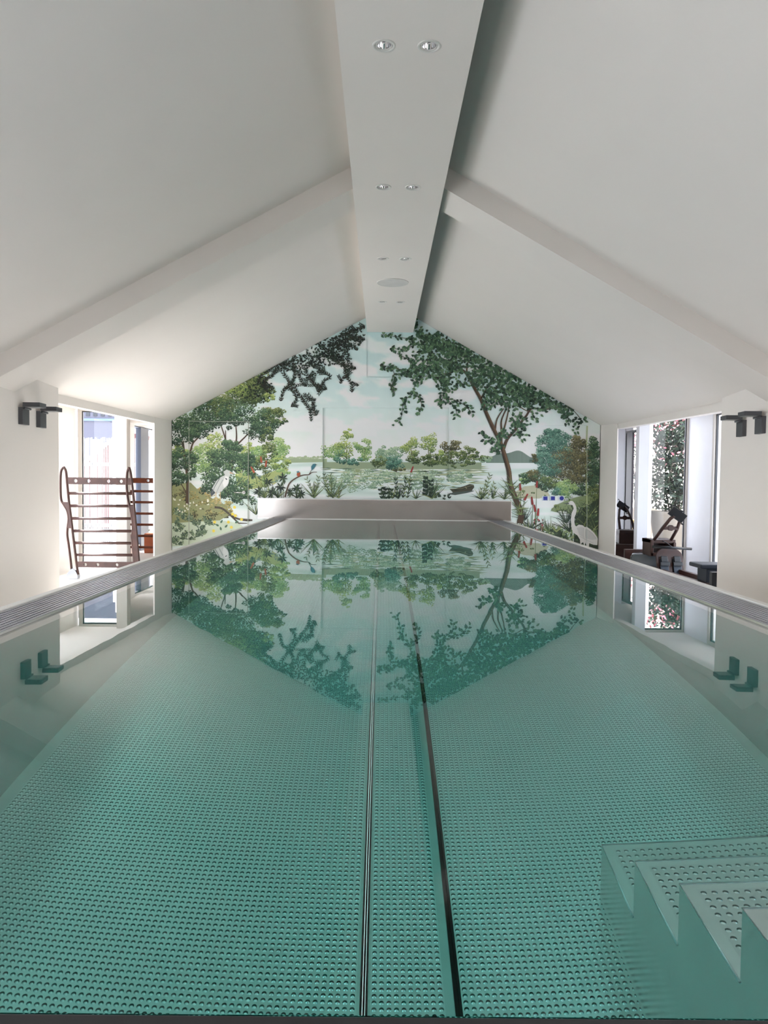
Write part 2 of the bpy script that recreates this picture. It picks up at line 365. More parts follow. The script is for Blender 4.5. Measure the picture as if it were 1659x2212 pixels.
# stainless cover housing across the far end
hz0, hz1 = WZ-.0, -.243
hous = empty('pool_cover_housing', (.04, 9.88, WZ), label='long brushed stainless steel housing across the far end of the pool below the mural', cat='metal housing')
m = MB(); m.box(-1.586-.04, 1.668-.04, -.02, .085, .004, hz1-WZ); m.build('front_panel', HSTEEL, hous, bevel=.003)
m = MB(); m.box(-1.586-.04, 1.668-.04, -.023, -.02, hz1-WZ-.006, hz1-WZ+.002); m.build('top_edge', CHROME, hous)
m = MB(); m.box(-1.586-.04, 1.668-.04, -.026, -.02, .0, .008); m.build('bottom_trim', CHROME, hous)
hous.location.y = 9.865

# ------------------------------------------------------------------ mural
class Mural:
    RECT = [(792, 718, 893, 815, .012), (697, 881, 970, 1041, .022), (1143, 919, 1268, 1262, .022)]
    def __init__(s): s.v = []; s.f = []; s.c = []; s.L = 0; s.k = 0
    def layer(s): s.L += 1
    def emit(s, pts, cols, dy):
        cols = [tuple(min(.93, v*1.18) for v in c_) for c_ in cols]
        s.k += 1; y = YW-.001-s.L*.00045-(s.k % 80)*.000005+dy
        pg = []
        for (px, py), c_ in zip(pts, cols): q = onY(px, py, YW); pg.append((q.x, q.z, *c_))
        for fn in (lambda p_: aL+bL*p_[0]-p_[1]-.003, lambda p_: aR+bR*p_[0]-p_[1]-.003, lambda p_: p_[0]+2.719, lambda p_: 2.821-p_[0], lambda p_: p_[1]-FZ-.002):
            if all(fn(p_) >= 0 for p_ in pg): continue
            nw = []
            for a_, b_ in zip(pg, pg[1:]+pg[:1]):
                da, db = fn(a_), fn(b_)
                if da >= 0: nw.append(a_)
                if (da >= 0) != (db >= 0): t = da/(da-db); nw.append(tuple(u+(w_-u)*t for u, w_ in zip(a_, b_)))
            pg = nw
            if len(pg) < 3: return
        i = len(s.v); s.v += [(p_[0], y, p_[1]) for p_ in pg]
        s.f.append(tuple(range(i, i+len(pg)))); s.c.append([p_[2:] for p_ in pg])
    def poly(s, pts, col):       # convex polygon; col single or per vertex
        xs = [p_[0] for p_ in pts]; ys = [p_[1] for p_ in pts]; per = isinstance(col[0], (tuple, list))
        work = [([(p_[0], p_[1], *(col[i] if per else col)) for i, p_ in enumerate(pts)])]
        out = []
        for (x0, y0, x1, y1, d) in s.RECT:
            if max(xs) < x0 or min(xs) > x1 or max(ys) < y0 or min(ys) > y1: continue
            nw = []
            for pg in work:
                rest = pg
                for ax, val, keep in ((0, x0, 1), (0, x1, -1), (1, y0, 1), (1, y1, -1)):
                    ins, outs = s.split(rest, ax, val, keep)
                    if outs: nw.append(outs)
                    rest = ins
                    if not rest: break
                if rest: out.append((rest, d))
            work = nw
        for pg in work: out.append((pg, 0))
        for pg, d in out: s.emit([(q[0], q[1]) for q in pg], [q[2:] for q in pg], d)
    @staticmethod
    def split(pg, ax, val, keep):
        if not pg: return None, None
        a, b = [], []
        n_ = len(pg)
        for i in range(n_):
            p0, p1 = pg[i], pg[(i+1) % n_]; d0 = (p0[ax]-val)*keep; d1 = (p1[ax]-val)*keep
            (a if d0 >= 0 else b).append(p0)
            if (d0 >= 0) != (d1 >= 0):
                t = d0/(d0-d1); q = tuple(u+(v_-u)*t for u, v_ in zip(p0, p1)); a.append(q); b.append(q)
        return (a if len(a) > 2 else None), (b if len(b) > 2 else None)
    def shape(s, pts, col):      # any simple polygon
        tri = tessellate_polygon([[Vector((x, y, 0)) for x, y in pts]])
        for t in tri: s.poly([pts[i] for i in t], col)
    def blob(s, x, y, r, col, n_=6, sq=1.0):
        a0 = random.random()*6.3
        s.poly([(x+r*random.uniform(.65, 1.2)*math.cos(a0+2*PI*k/n_), y+sq*r*random.uniform(.65, 1.2)*math.sin(a0+2*PI*k/n_)) for k in range(n_)], col)
    def leaf(s, x, y, ang, ln, wd, col):
        c_, n2 = math.cos(ang), math.sin(ang)
        P_ = [(0, 0), (.3, -.5), (.65, -.38), (1, 0), (.65, .38), (.3, .5)]
        s.poly([(x+u*ln*c_-v*wd*n2, y+u*ln*n2+v*wd*c_) for u, v in P_], col)
    def stroke(s, pts, w0, w1, col):
        n_ = len(pts)
        for i in range(n_-1):
            (xa, ya), (xb, yb) = pts[i], pts[i+1]; L_ = math.hypot(xb-xa, yb-ya) or 1
            nx, ny = -(yb-ya)/L_, (xb-xa)/L_; wa = w0+(w1-w0)*i/(n_-1); wb_ = w0+(w1-w0)*(i+1)/(n_-1)
            s.poly([(xa+nx*wa/2, ya+ny*wa/2), (xb+nx*wb_/2, yb+ny*wb_/2), (xb-nx*wb_/2, yb-ny*wb_/2), (xa-nx*wa/2, ya-ny*wa/2)], col)
M = Mural()
def A(u, v): return (340+u/3.19, 660+v/3.19)
def B(u, v): return (820+u/3.19, 660+v/3.19)
def mixc(a, b, t): return tuple(x+(y-x)*t for x, y in zip(a, b))
def jit(c, d=.12):
    k_ = 1+random.uniform(-d, d); return tuple(max(0, min(1, v*k_)) for v in c)
def smooth(pts, n_=4):
    out = []
    for i in range(len(pts)-1):
        p0 = pts[max(0, i-1)]; p1 = pts[i]; p2 = pts[i+1]; p3 = pts[min(len(pts)-1, i+2)]
        for k in range(n_):
            t = k/n_; out.append(tuple(.5*((2*b)+(c_-a)*t+(2*a-5*b+4*c_-d)*t*t+(-a+3*b-3*c_+d)*t**3) for a, b, c_, d in zip(p0, p1, p2, p3)))
    out.append(pts[-1]); return out
# -- sky and water ground coat, colour per vertex
SKYT, SKYM, SKYB, CLD = hx('bcd6d6'), hx('cbe0df'), hx('eceee6'), hx('f2f2ec')
WAT, WATD = hx('e2ece8'), hx('c2d4cd')
def ground(x, y):
    hor = 993 if x < 1050 else 1000
    if y < hor:
        t = max(0, min(1, (y-680)/(hor-680))); c_ = mixc(SKYT, SKYM, min(1, t*2)) if t < .5 else mixc(SKYM, SKYB, (t-.5)*2)
        f = noise.fractal(Vector((x*.011, y*.030, 3.1)), 1.0, 2.0, 5)
        k_ = max(0, min(1, (f-.03)*3.2))*(.40+.5*min(1, abs(y-700)/150)); c_ = mixc(c_, CLD, k_)
        f2 = noise.fractal(Vector((x*.03, y*.02, 8.1)), 1.0, 2.0, 3); return tuple(v*(1+.05*f2) for v in c_)
    t = min(1, (y-hor)/190)
    f = noise.fractal(Vector((x*.006, y*.10, 7.7)), 1.0, 2.0, 4); c_ = mixc(WAT, WATD, max(0, min(1, .25+f*1.1)))
    return c_
STEP = 5
xs = list(range(362, 1311, STEP)); ys = list(range(655, 1262, STEP))
G = {}
for x in xs:
    for y in ys: G[x, y] = ground(x, y)
for x in xs[:-1]:
    for y in ys[:-1]:
        if y+STEP < 905-(x-371)*.535 and x < 800: continue
        if y+STEP < 690+(x-905)*.57 and x > 900: continue
        M.poly([(x, y), (x+STEP, y), (x+STEP, y+STEP), (x, y+STEP)], [G[x, y], G[x+STEP, y], G[x+STEP, y+STEP], G[x, y+STEP]])
def foliage(cx, cy, rx, ry, n_, r, cols, ragged=.25, sq=.8):
    """Dabs of paint filling an oval crown; cols run from the top of the crown to its foot."""
    nc = max(5, int(n_/13)); rs = .33*min(rx, ry)+1.4
    for _c in range(nc):
        a_ = random.random()*2*PI; q = math.sqrt(random.random())*.97
        edge = 1+ragged*noise.noise(Vector((math.cos(a_)*2.2+cx*.1, math.sin(a_)*2.2+cy*.1, 0)))*1.6
        ux = cx+rx*q*edge*math.cos(a_); uy = cy+ry*q*edge*math.sin(a_); big = (uy-cy)/ry*.16; tone = random.gauss(0, .08)
        for _ in range(int(n_*2.3/nc)):
            a2 = random.random()*2*PI; q2 = math.sqrt(random.random()); x = ux+rs*1.15*q2*math.cos(a2); y = uy+rs*.8*q2*math.sin(a2)
            t = max(0, min(.999, .5+.38*q2*math.sin(a2)+big+tone+random.gauss(0, .13))); c_ = cols[int(t*len(cols))]
            M.blob(x, y, r*random.uniform(.45, .95), jit(c_, .14), 5, sq)
DG = [hx('6f8a62'), hx('4d6b4c'), hx('34533f'), hx('26402f'), hx('1f3427')]      # dark leaf greens
OG = [hx('8a9560'), hx('6d7c4a'), hx('4f6339'), hx('394d2e'), hx('2a3b26')]      # olive
LG = [hx('b4c78a'), hx('9ab574'), hx('85a465'), hx('6f9160'), hx('587a52')]      # light leaf greens
YG = [hx('c3cc86'), hx('a9b96c'), hx('8fa35a'), hx('6e8650'), hx('4e6642')]
BG = [hx('7fa591'), hx('5f8c78'), hx('4a7565'), hx('375e52'), hx('2a4a41')]      # bluish
BR = [hx('8f8a5f'), hx('716c49'), hx('565538'), hx('40432d'), hx('2f3423')]
SOFT = [hx('b9c9a8'), hx('a5ba9a'), hx('91a98c'), hx('7e9a80'), hx('6f8b74')]
TRUNK = hx('4a3a2c'); TWIG = hx('3a2f26')
# -- far shore
M.layer()
for x in range(612, 700, 3): M.blob(x, 990+random.uniform(-3, 3), random.uniform(3, 5), jit(hx('a6b594'), .1), 6, .7)
M.poly([(610, 991), (706, 991), (706, 998), (610, 1000)], hx('9cab8b'))
for x in range(1050, 1175, 2):
    h_ = 986-12*math.exp(-((x-1108)/26)**2)-3*math.sin(x*.13)
    M.poly([(x, h_), (x+2.4, h_), (x+2.4, 1000), (x, 1000)], jit(hx('76877e'), .04))
for x in range(1048, 1170, 3): M.blob(x, 994+random.uniform(-3, 3), 3.5, jit(hx('566b5e'), .15), 6, .6)
for x in range(1030, 1062, 3): M.blob(x, 990+random.uniform(-5, 4), 4, jit(hx('7f9467'), .15), 6, .8)
# -- island and its reflection
M.layer()
M.poly([(697, 998), (1040, 999), (1040, 1014), (697, 1012)], hx('93a183'))
for _ in range(330):
    x = random.uniform(700, 1045); y = random.triangular(1002, 1064, 1010)
    c_ = random.choice([hx('8d9a6e'), hx('a5b08a'), hx('b6b793'), hx('6f8567'), hx('587060'), hx('dfe6d6'), hx('c9d2b8'), hx('9fb39a')])
    w_ = random.uniform(6, 22); M.poly([(x-w_, y), (x, y-1.1), (x+w_, y), (x, y+1.1)], jit(c_, .08))
for (cx, cy, rx, ry, c_) in ((735, 1038, 22, 22, SOFT), (765, 1032, 24, 26, SOFT), (800, 1034, 18, 22, SOFT), (842, 1028, 20, 14, SOFT), (905, 1036, 26, 20, SOFT), (938, 1040, 16, 24, SOFT), (990, 1030, 22, 14, SOFT)):
    foliage(cx, cy, rx*1.15, ry, 240, 2.6, c_, sq=.5)
M.layer()
for (u, v, ru, rv, n_, c_) in ((1205, 1010, 62, 52, 260, LG), (1290, 980, 62, 70, 330, YG), (1310, 905, 28, 50, 120, YG), (1265, 1050, 45, 45, 180, BG), (1425, 965, 58, 42, 240, LG), (1430, 1030, 42, 55, 170, LG), (1360, 1070, 60, 28, 200, BG),
                               (1520, 1060, 50, 45, 220, OG), (1545, 1000, 26, 38, 90, SOFT), (1610, 1030, 40, 40, 160, SOFT), (1620, 1080, 60, 35, 200, BG)):
    x, y = A(u, v); foliage(x, y, ru/3.19, rv/3.19, n_, 1.9, c_)
for (u, v, ru, rv, n_, c_) in ((15, 1020, 40, 50, 150, SOFT), (105, 1085, 62, 42, 240, BG), (120, 1010, 50, 35, 150, SOFT), (215, 965, 56, 62, 280, YG), (225, 1050, 60, 40, 210, OG), (345, 950, 52, 62, 260, YG), (345, 1060, 60, 45, 240, OG),
                               (415, 1010, 28, 26, 80, YG), (420, 1075, 60, 35, 230, OG), (490, 970, 62, 42, 230, BR), (500, 1050, 62, 48, 260, OG), (600, 1015, 38, 38, 150, OG), (610, 1065, 55, 32, 180, OG), (665, 1015, 25, 40, 90, OG), (725, 1055, 45, 25, 120, SOFT), (720, 1045, 45, 22, 80, OG), (150, 1130, 60, 14, 80, BR), (560, 1105, 70, 12, 70, OG)):
    x, y = B(u, v); foliage(x, y, ru/3.19, rv/3.19, n_, 1.9, c_)
for (p0, p1) in ((B(340, 1090), B(335, 950)), (B(352, 1090), B(350, 980)), (B(495, 1060), B(490, 980)), (A(1300, 1080), A(1305, 960)), (A(1425, 1060), A(1428, 980)), (B(225, 1070), B(218, 980))):
    M.stroke([p0, p1], 1.8, .9, hx('5a5238'))
# -- left bank: meadow, brown bushes, stream
M.layer()
M.shape([A(95, 1230), A(230, 1220), A(300, 1290), A(380, 1330), A(480, 1380), A(500, 1440), A(430, 1480), A(260, 1490), A(95, 1500)], hx('8f9268'))
M.shape([A(560, 1150), A(700, 1180), A(880, 1110), A(905, 1130), A(860, 1180), A(740, 1250), A(620, 1270), A(540, 1240)], hx('a2ad72'))
M.shape([A(95, 1500), A(260, 1490), A(430, 1480), A(560, 1500), A(640, 1560), A(500, 1640), A(95, 1659)], hx('c3cfb9'))
for (u, v, ru, rv, n_, c_) in ((150, 1290, 60, 60, 220, BR), (290, 1330, 120, 55, 340, [hx('b3a268'), hx('a08f58'), hx('87804d'), hx('6d6c42')]), (430, 1390, 90, 55, 260, [hx('c0b076'), hx('a99a60'), hx('8a8552'), hx('767548')]), (350, 1440, 120, 40, 240, BR), (160, 1420, 90, 50, 200, OG),
                               (650, 1200, 110, 40, 220, LG), (760, 1180, 100, 40, 240, [hx('93a07a'), hx('7f9080'), hx('5f7a72'), hx('a6a873')]), (600, 1170, 60, 30, 120, YG)):
    x, y = A(u, v); foliage(x, y, ru/3.19, rv/3.19, n_, 2.4, c_, sq=.7)
# light mid trees
M.layer()
for (u, v, ru, rv, n_, c_) in ((395, 960, 75, 70, 260, YG), (320, 1060, 95, 95, 520, LG), (260, 1010, 60, 40, 130, LG), (150, 1000, 60, 45, 160, YG), (620, 1000, 45, 55, 150, YG), (700, 1010, 42, 50, 170, LG), (770, 1010, 45, 60, 220, OG), (845, 1000, 60, 70, 330, LG), (720, 1080, 60, 45, 220, OG), (830, 1085, 70, 45, 280, YG), (580, 1120, 70, 50, 200, LG), (860, 1150, 40, 25, 70, LG)):
    x, y = A(u, v); foliage(x, y, ru/3.19, rv/3.19, n_, 2.3, c_)
# dark left trees with trunks
M.layer()
for pts, w0, w1 in (([A(205, 1370), A(208, 1210), A(190, 1050), A(175, 960), A(150, 900)], 7, 2.5), ([A(205, 1300), A(165, 1230)], 3, 1.5), ([A(190, 1050), A(178, 930)], 5, 2), ([A(225, 1020), A(245, 950), A(290, 900), A(300, 850)], 4.5, 1.5), ([A(245, 950), A(225, 880)], 3, 1.5),
                    ([A(490, 1130), A(500, 1050), A(475, 940), A(440, 830)], 6, 2), ([A(515, 1130), A(520, 1050), A(545, 920), A(540, 820)], 6, 2), ([A(540, 970), A(590, 920), A(640, 880), A(690, 910)], 4, 1.5), ([A(590, 920), A(650, 860)], 3, 1.4), ([A(470, 930), A(470, 860)], 3, 1.5), ([A(480, 620), A(530, 660), A(545, 720)], 2.5, 1.2)):
    M.stroke(smooth(pts), w0, w1, jit(hx('4b3b2d'), .1))
M.layer()
for (u, v, ru, rv, n_, c_) in ((180, 850, 100, 100, 620, DG), (300, 800, 90, 90, 520, DG), (250, 880, 90, 50, 260, DG), (130, 1070, 60, 80, 320, DG), (200, 1060, 60, 60, 250, DG), (150, 1190, 70, 60, 280, DG), (230, 1170, 35, 45, 110, DG),
                               (360, 700, 100, 70, 440, DG), (450, 690, 90, 80, 420, OG), (540, 730, 100, 80, 520, DG), (400, 770, 90, 60, 300, DG), (590, 600, 120, 80, 620, OG), (700, 600, 95, 75, 460, OG), (540, 580, 80, 50, 260, YG), (690, 520, 90, 55, 360, OG), (640, 640, 90, 45, 240, OG), (770, 640, 35, 40, 90, YG),
                               (740, 800, 100, 80, 560, DG), (800, 760, 70, 55, 280, OG), (860, 800, 28, 22, 40, OG), (690, 850, 70, 60, 260, DG), (740, 890, 55, 45, 170, OG), (500, 790, 80, 50, 200, DG),
                               (500, 990, 75, 60, 360, DG), (450, 1060, 95, 70, 420, DG), (560, 1060, 110, 70, 520, DG), (640, 1060, 50, 40, 120, DG), (440, 1170, 100, 90, 420, DG), (350, 1230, 65, 65, 210, DG), (540, 1240, 90, 90, 360, DG), (600, 1330, 55, 65, 180, DG), (490, 1290, 60, 55, 160, DG), (640, 1130, 40, 55, 130, DG)):
    x, y = A(u, v); foliage(x, y, ru/3.19, rv/3.19, n_, 2.3, c_, ragged=.35)
# -- heron on its branch
M.layer()
M.stroke(smooth([A(395, 1390), A(450, 1400), A(520, 1455), A(600, 1480), A(655, 1480)]), 5, 3, hx('4a4339')); M.stroke([A(500, 1440), A(560, 1500), A(620, 1500)], 4, 1.5, hx('4a4339'))
M.stroke([A(570, 1470), A(655, 1475)], 2.4, 1.2, hx('4a4339'))
M.shape([A(455, 1145), A(478, 1130), A(502, 1142), A(530, 1160), A(500, 1160), A(496, 1180), A(494, 1215), A(485, 1240), A(460, 1262), A(430, 1290), A(400, 1302), A(372, 1316), A(366, 1292), A(385, 1245), A(410, 1205), A(440, 1180), A(468, 1168)], hx('c9ccc9'))
M.layer()
M.shape([A(468, 1175), A(488, 1180), A(490, 1225), A(460, 1258), A(450, 1225)], hx('e9e9e4'))
M.shape([A(372, 1316), A(366, 1292), A(378, 1262), A(400, 1290)], hx('4d565c')); M.shape([A(500, 1146), A(530, 1160), A(500, 1157)], hx('c59a72'))
M.stroke([A(430, 1190), A(395, 1250), A(380, 1290)], 2, 1, hx('7e8787')); M.stroke([A(452, 1200), A(425, 1250), A(405, 1295)], 2, 1, hx('9aa2a1')); M.stroke([A(470, 1190), A(480, 1200)], 2.4, 2, hx('2f3a40'))
for u in (404, 433): M.stroke([A(u, 1285), A(u+2, 1362)], 1.6, 1.4, hx('c9b489')); M.stroke([A(u-10, 1366), A(u+10, 1362)], 1.2, 1, hx('c9b489'))
# -- flowers, lower left
for _ in range(22):
    u, v = random.uniform(110, 360), random.uniform(1330, 1430); x, y = A(u, v)
    for k in range(4): M.leaf(x, y, k*PI/2+random.random(), 2.6, 1.8, hx('ece9d6'))
def sprig(x, y, n_, spread, ln, cols, upw=-PI/2):
    for _ in range(n_):
        a_ = upw+random.uniform(-spread, spread); L_ = random.uniform(.5, 1)*ln; p1 = (x+math.cos(a_)*L_, y+math.sin(a_)*L_)
        M.stroke([(x, y), p1], 1.1, .6, cols[0])
        for t in (.35, .5, .65, .8, 1):
            q = (x+(p1[0]-x)*t, y+(p1[1]-y)*t)
            for sg in (-1, 1): M.leaf(q[0], q[1], a_+sg*random.uniform(.5, 1.1), random.uniform(4, 7), random.uniform(2.4, 3.6), jit(random.choice(cols), .2))
GR = [hx('4f6350'), hx('6f8468'), hx('3c5142'), hx('8a9a78'), hx('5b7058')]
for (u, v) in ((130, 1650), (160, 1560), (200, 1610), (190, 1480), (260, 1600), (280, 1530), (310, 1590), (330, 1510), (150, 1450), (120, 1520)):
    x, y = A(u, v); sprig(x, y, 5, 1.5, 18, GR)
YF = hx('e6cf52')
for (u, v) in ((395, 1492), (490, 1492), (518, 1437), (538, 1448), (580, 1474), (532, 1390), (388, 1553), (510, 1528)):
    x, y = A(u, v)
    for k in range(6): M.leaf(x, y, k*PI/3, 4, 2.8, YF)
for (u, v, a_) in ((435, 1500, -1), (425, 1520, -2.6), (465, 1530, -.8), (535, 1500, -.6), (500, 1560, -.4), (440, 1550, -1.8), (530, 1560, -.3)):
    x, y = A(u, v); M.leaf(x, y, a_, 9, 4.5, hx('4f6f58'))
# -- reeds and foreground plants along the bottom
M.layer()
def blades(u, v, n_, L_, cols, Z=A, spread=1.1, w_=2.2, lean=0):
    x, y = Z(u, v)
    for _ in range(n_):
        a_ = -PI/2+lean+random.uniform(-spread, spread); l_ = L_*random.uniform(.55, 1); b_ = random.uniform(-.5, .5)
        pts = [(x, y)]
        for k in range(1, 5): pts.append((pts[-1][0]+math.cos(a_+b_*k*.3)*l_/4, pts[-1][1]+math.sin(a_+b_*k*.3)*l_/4))
        M.stroke(pts, w_, .3, jit(random.choice(cols), .2))
DK = [hx('22302a'), hx('2e4034'), hx('3c4f3c')]; RD = [hx('6d7d52'), hx('556843'), hx('8b9560'), hx('3f5238')]
def stem_leaves(pts, ln, wd, cols, gap=5, both=True, w_=1.4):
    M.stroke(pts, w_, .6, cols[0]); acc = 0
    for i in range(len(pts)-1):
        (xa, ya), (xb, yb) = pts[i], pts[i+1]; L_ = math.hypot(xb-xa, yb-ya); a_ = math.atan2(yb-ya, xb-xa); t = 0
        while t < L_:
            for sg in ((-1, 1) if both else (random.choice((-1, 1)),)):
                M.leaf(xa+(xb-xa)*t/L_, ya+(yb-ya)*t/L_, a_+sg*random.uniform(.45, 1), ln*random.uniform(.7, 1.15), wd, jit(random.choice(cols), .2))
            t += gap
for (u, v, h_) in ((760, 1215, 45), (865, 1190, 48), (790, 1290, 50), (850, 1250, 50), (960, 1260, 45), (990, 1300, 45), (700, 1280, 55), (915, 1290, 45)):
    x, y = A(u, v)
    for k in range(8): M.leaf(x, y, k*PI/4+random.uniform(-.3, .3), h_/3.19*random.uniform(.7, 1), 3.6, jit(random.choice(DK), .2))
    M.stroke([(x, y), A(u+random.uniform(-10, 10), 1325)], 1.4, 1.2, RD[1])
for (u, v, n_, L_) in ((740, 1325, 14, 42), (830, 1325, 10, 36), (960, 1325, 10, 32), (1080, 1325, 14, 44), (1210, 1325, 16, 50), (680, 1440, 12, 40), (1250, 1325, 8, 30), (1620, 1328, 8, 34)):
    blades(u, v, n_, L_, RD+DK)
for (u0, v0, u1, v1) in ((1065, 1320, 1110, 1185), (1180, 1320, 1145, 1150), (1085, 1320, 1030, 1200), (1195, 1320, 1190, 1170)):
    stem_leaves([A(u0, v0), A((u0+u1)/2+6, (v0+v1)/2), A(u1, v1)], 9, 1.8, RD, 7)
for (u0, v0, u1, v1) in ((1570, 1330, 1572, 1245), (1550, 1330, 1535, 1265), (1590, 1330, 1612, 1270)):
    stem_leaves([A(u0, v0), A(u1, v1)], 9, 4.6, DK, 9)
for (u0, v0, u1, v1, l_, w_, c_) in ((160, 1325, 185, 1180, 11, 2.6, DK+RD), (190, 1325, 215, 1200, 9, 2.4, DK+RD), (120, 1325, 110, 1190, 9, 2.4, DK), (350, 1325, 355, 1210, 10, 5, DK), (310, 1310, 318, 1190, 11, 7, DK), (375, 1310, 415, 1300, 10, 8, DK), (20, 1330, 25, 1250, 8, 4, DK), (60, 1325, 65, 1270, 7, 3, DK), (480, 1330, 470, 1290, 7, 3, DK), (440, 1335, 450, 1300, 6, 3, DK),
                                     (715, 1330, 760, 1170, 9, 2, RD), (740, 1330, 790, 1220, 8, 1.8, RD), (680, 1330, 700, 1260, 7, 2, RD), (780, 1330, 800, 1250, 7, 2, RD), (700, 1330, 735, 1200, 6, 1.5, RD)):
    stem_leaves([B(u0, v0), B((u0+u1)/2+3, (v0+v1)/2), B(u1, v1)], l_, w_, c_, 8)
for (u, v, n_, L_) in ((130, 1330, 12, 48), (360, 1330, 12, 46), (250, 1330, 8, 26), (700, 1335, 10, 34), (780, 1330, 8, 30), (860, 1335, 10, 32)):
    blades(u, v, n_, L_, DK+RD, B)
def cattail(x0, y0, x1, y1, w_=5.0, base=None, col=hx('8e3330')):
    if base: M.stroke([base, (x1, y1)], 1.2, 1, hx('55693f'))
    M.stroke([(x0, y0), (x0+(x1-x0)*.12, y0+(y1-y0)*.12), (x0+(x1-x0)*.5, y0+(y1-y0)*.5), (x1, y1)], w_*.6, w_, jit(col, .1))
M.layer()
for (u0, v0, u1, v1, bu, bv) in ((712, 1040, 718, 1082, 745, 1250), (752, 1068, 745, 1112, 735, 1250), (645, 1110, 668, 1152, 690, 1230)):
    cattail(*A(u0, v0), *A(u1, v1), 4.4, A(bu, bv), hx('a5533c'))
cattail(*B(232, 1108), *B(216, 1150), 4, B(195, 1300), hx('983a3a'))
for _ in range(10):
    x, y = A(random.uniform(700, 760), random.uniform(1150, 1260)); M.leaf(x, y, random.uniform(-2.6, -.5), 14, 2, hx('4f5f35'))
# kingfishers on a bare branch
M.stroke(smooth([A(880, 1320), A(905, 1235), A(945, 1195), A(1000, 1170), A(1045, 1165), A(1065, 1150), A(1100, 1148)]), 3.6, 1.2, hx('5a4b3f')); M.stroke([A(1045, 1165), A(1062, 1135)], 1.6, 1, hx('5a4b3f'))
M.layer()
M.shape([A(962, 1150), A(975, 1142), A(985, 1155), A(984, 1172), A(972, 1180), A(960, 1170)], hx('a9573a')); M.shape([A(958, 1145), A(972, 1140), A(980, 1148), A(965, 1154)], hx('4b7f8c'))
M.shape([A(1060, 1110), A(1072, 1092), A(1090, 1090), A(1092, 1105), A(1078, 1125), A(1062, 1138)], hx('3f7381')); M.shape([A(1086, 1092), A(1104, 1098), A(1088, 1099)], hx('2c3a3c'))
# boat
M.shape([B(480, 1262), B(520, 1262), B(580, 1245), B(620, 1230), B(648, 1235), B(652, 1252), B(635, 1275), B(560, 1288), B(505, 1288)], hx('4b4a3c'))
M.shape([B(475, 1300), B(505, 1288), B(635, 1275), B(655, 1278), B(600, 1292), B(520, 1306)], hx('515c57'))
M.layer(); M.shape([B(505, 1268), B(590, 1250), B(640, 1238), B(636, 1250), B(560, 1268), B(520, 1276)], hx('2f3028')); M.stroke([B(482, 1264), B(560, 1262), B(646, 1238)], 1.2, 1, hx('8d8a6f')); M.stroke([B(590, 1248), B(600, 1262)], 2, 2, hx('8d8a6f'))
# -- right bank
M.layer()
M.shape([B(930, 1285), B(1000, 1245), B(1080, 1240), B(1150, 1268), B(1175, 1310), B(1100, 1330), B(960, 1330)], hx('b5b59d'))
for (u, v, ru, rv, n_, c_) in ((1010, 1290, 70, 18, 110, OG), (1110, 1305, 50, 12, 60, OG)):
    x, y = B(u, v); foliage(x, y, ru/3.19, rv/3.19, n_, 2, c_)
M.shape([B(1180, 1415), B(1230, 1370), B(1320, 1330), B(1400, 1310), B(1500, 1310), B(1500, 1480), B(1340, 1440), B(1220, 1425)], hx('7f9069'))
for (u, v, ru, rv, n_, c_) in ((1240, 1400, 55, 28, 160, OG), (1340, 1380, 80, 50, 260, [hx('7b8f63'), hx('687c55'), hx('8a9a70')]), (1450, 1350, 60, 60, 240, OG)):
    x, y = B(u, v); foliage(x, y, ru/3.19, rv/3.19, n_, 2.2, c_)
for (u, v, r) in ((1245, 1422, 4.2), (1278, 1425, 4.8), (1290, 1335, 4.5), (1320, 1320, 5), (1372, 1398, 4.5), (1410, 1330, 3)):
    x, y = B(u, v); M.blob(x, y, r, hx('c4c9c4'), 9, .8); M.blob(x+.6, y+1.6, r*.7, hx('9aa39d'), 8, .6)
M.layer()
for (u, v, ru, rv, n_, c_) in ((1190, 880, 48, 45, 260, BG), (1160, 960, 65, 75, 500, BG), (1245, 920, 55, 65, 330, BG), (1140, 1070, 70, 60, 400, BG), (1200, 1120, 80, 60, 420, BG), (1260, 1020, 70, 80, 420, BG), (1080, 1050, 35, 25, 90, BR),
                               (1370, 940, 40, 40, 200, BR), (1330, 1030, 90, 80, 720, BR), (1390, 1080, 60, 90, 520, BR), (1290, 1130, 90, 70, 560, BR), (1380, 1180, 70, 60, 380, BR), (1240, 1060, 50, 60, 200, BR),
                               (1060, 1170, 45, 40, 200, BR), (1010, 1190, 40, 35, 150, DG), (1110, 1200, 60, 40, 260, DG), (1180, 1210, 60, 45, 260, OG), (1000, 1210, 30, 20, 60, LG), (1290, 1260, 75, 55, 480, LG), (1240, 1270, 40, 45, 160, BG), (1370, 1270, 45, 45, 200, DG), (1150, 1250, 40, 25, 80, DG),
                               (1475, 980, 42, 65, 480, DG), (1480, 1100, 42, 90, 620, DG), (1470, 1210, 50, 60, 360, DG), (1480, 1290, 45, 60, 300, OG)):
    x, y = B(u, v); foliage(x, y, ru/3.19, rv/3.19, n_, 2.0, c_, ragged=.35)
for p0, p1 in ((B(1200, 1190), B(1195, 900)), (B(1345, 1200), B(1350, 950)), (B(1395, 1210), B(1400, 1010)), (B(1480, 1250), B(1478, 960))): M.stroke([p0, p1], 2, .8, hx('4a4636'))
M.stroke([B(1430, 830), B(1425, 1100), B(1430, 1490)], 2.4, 2.4, hx('a3b06a'))
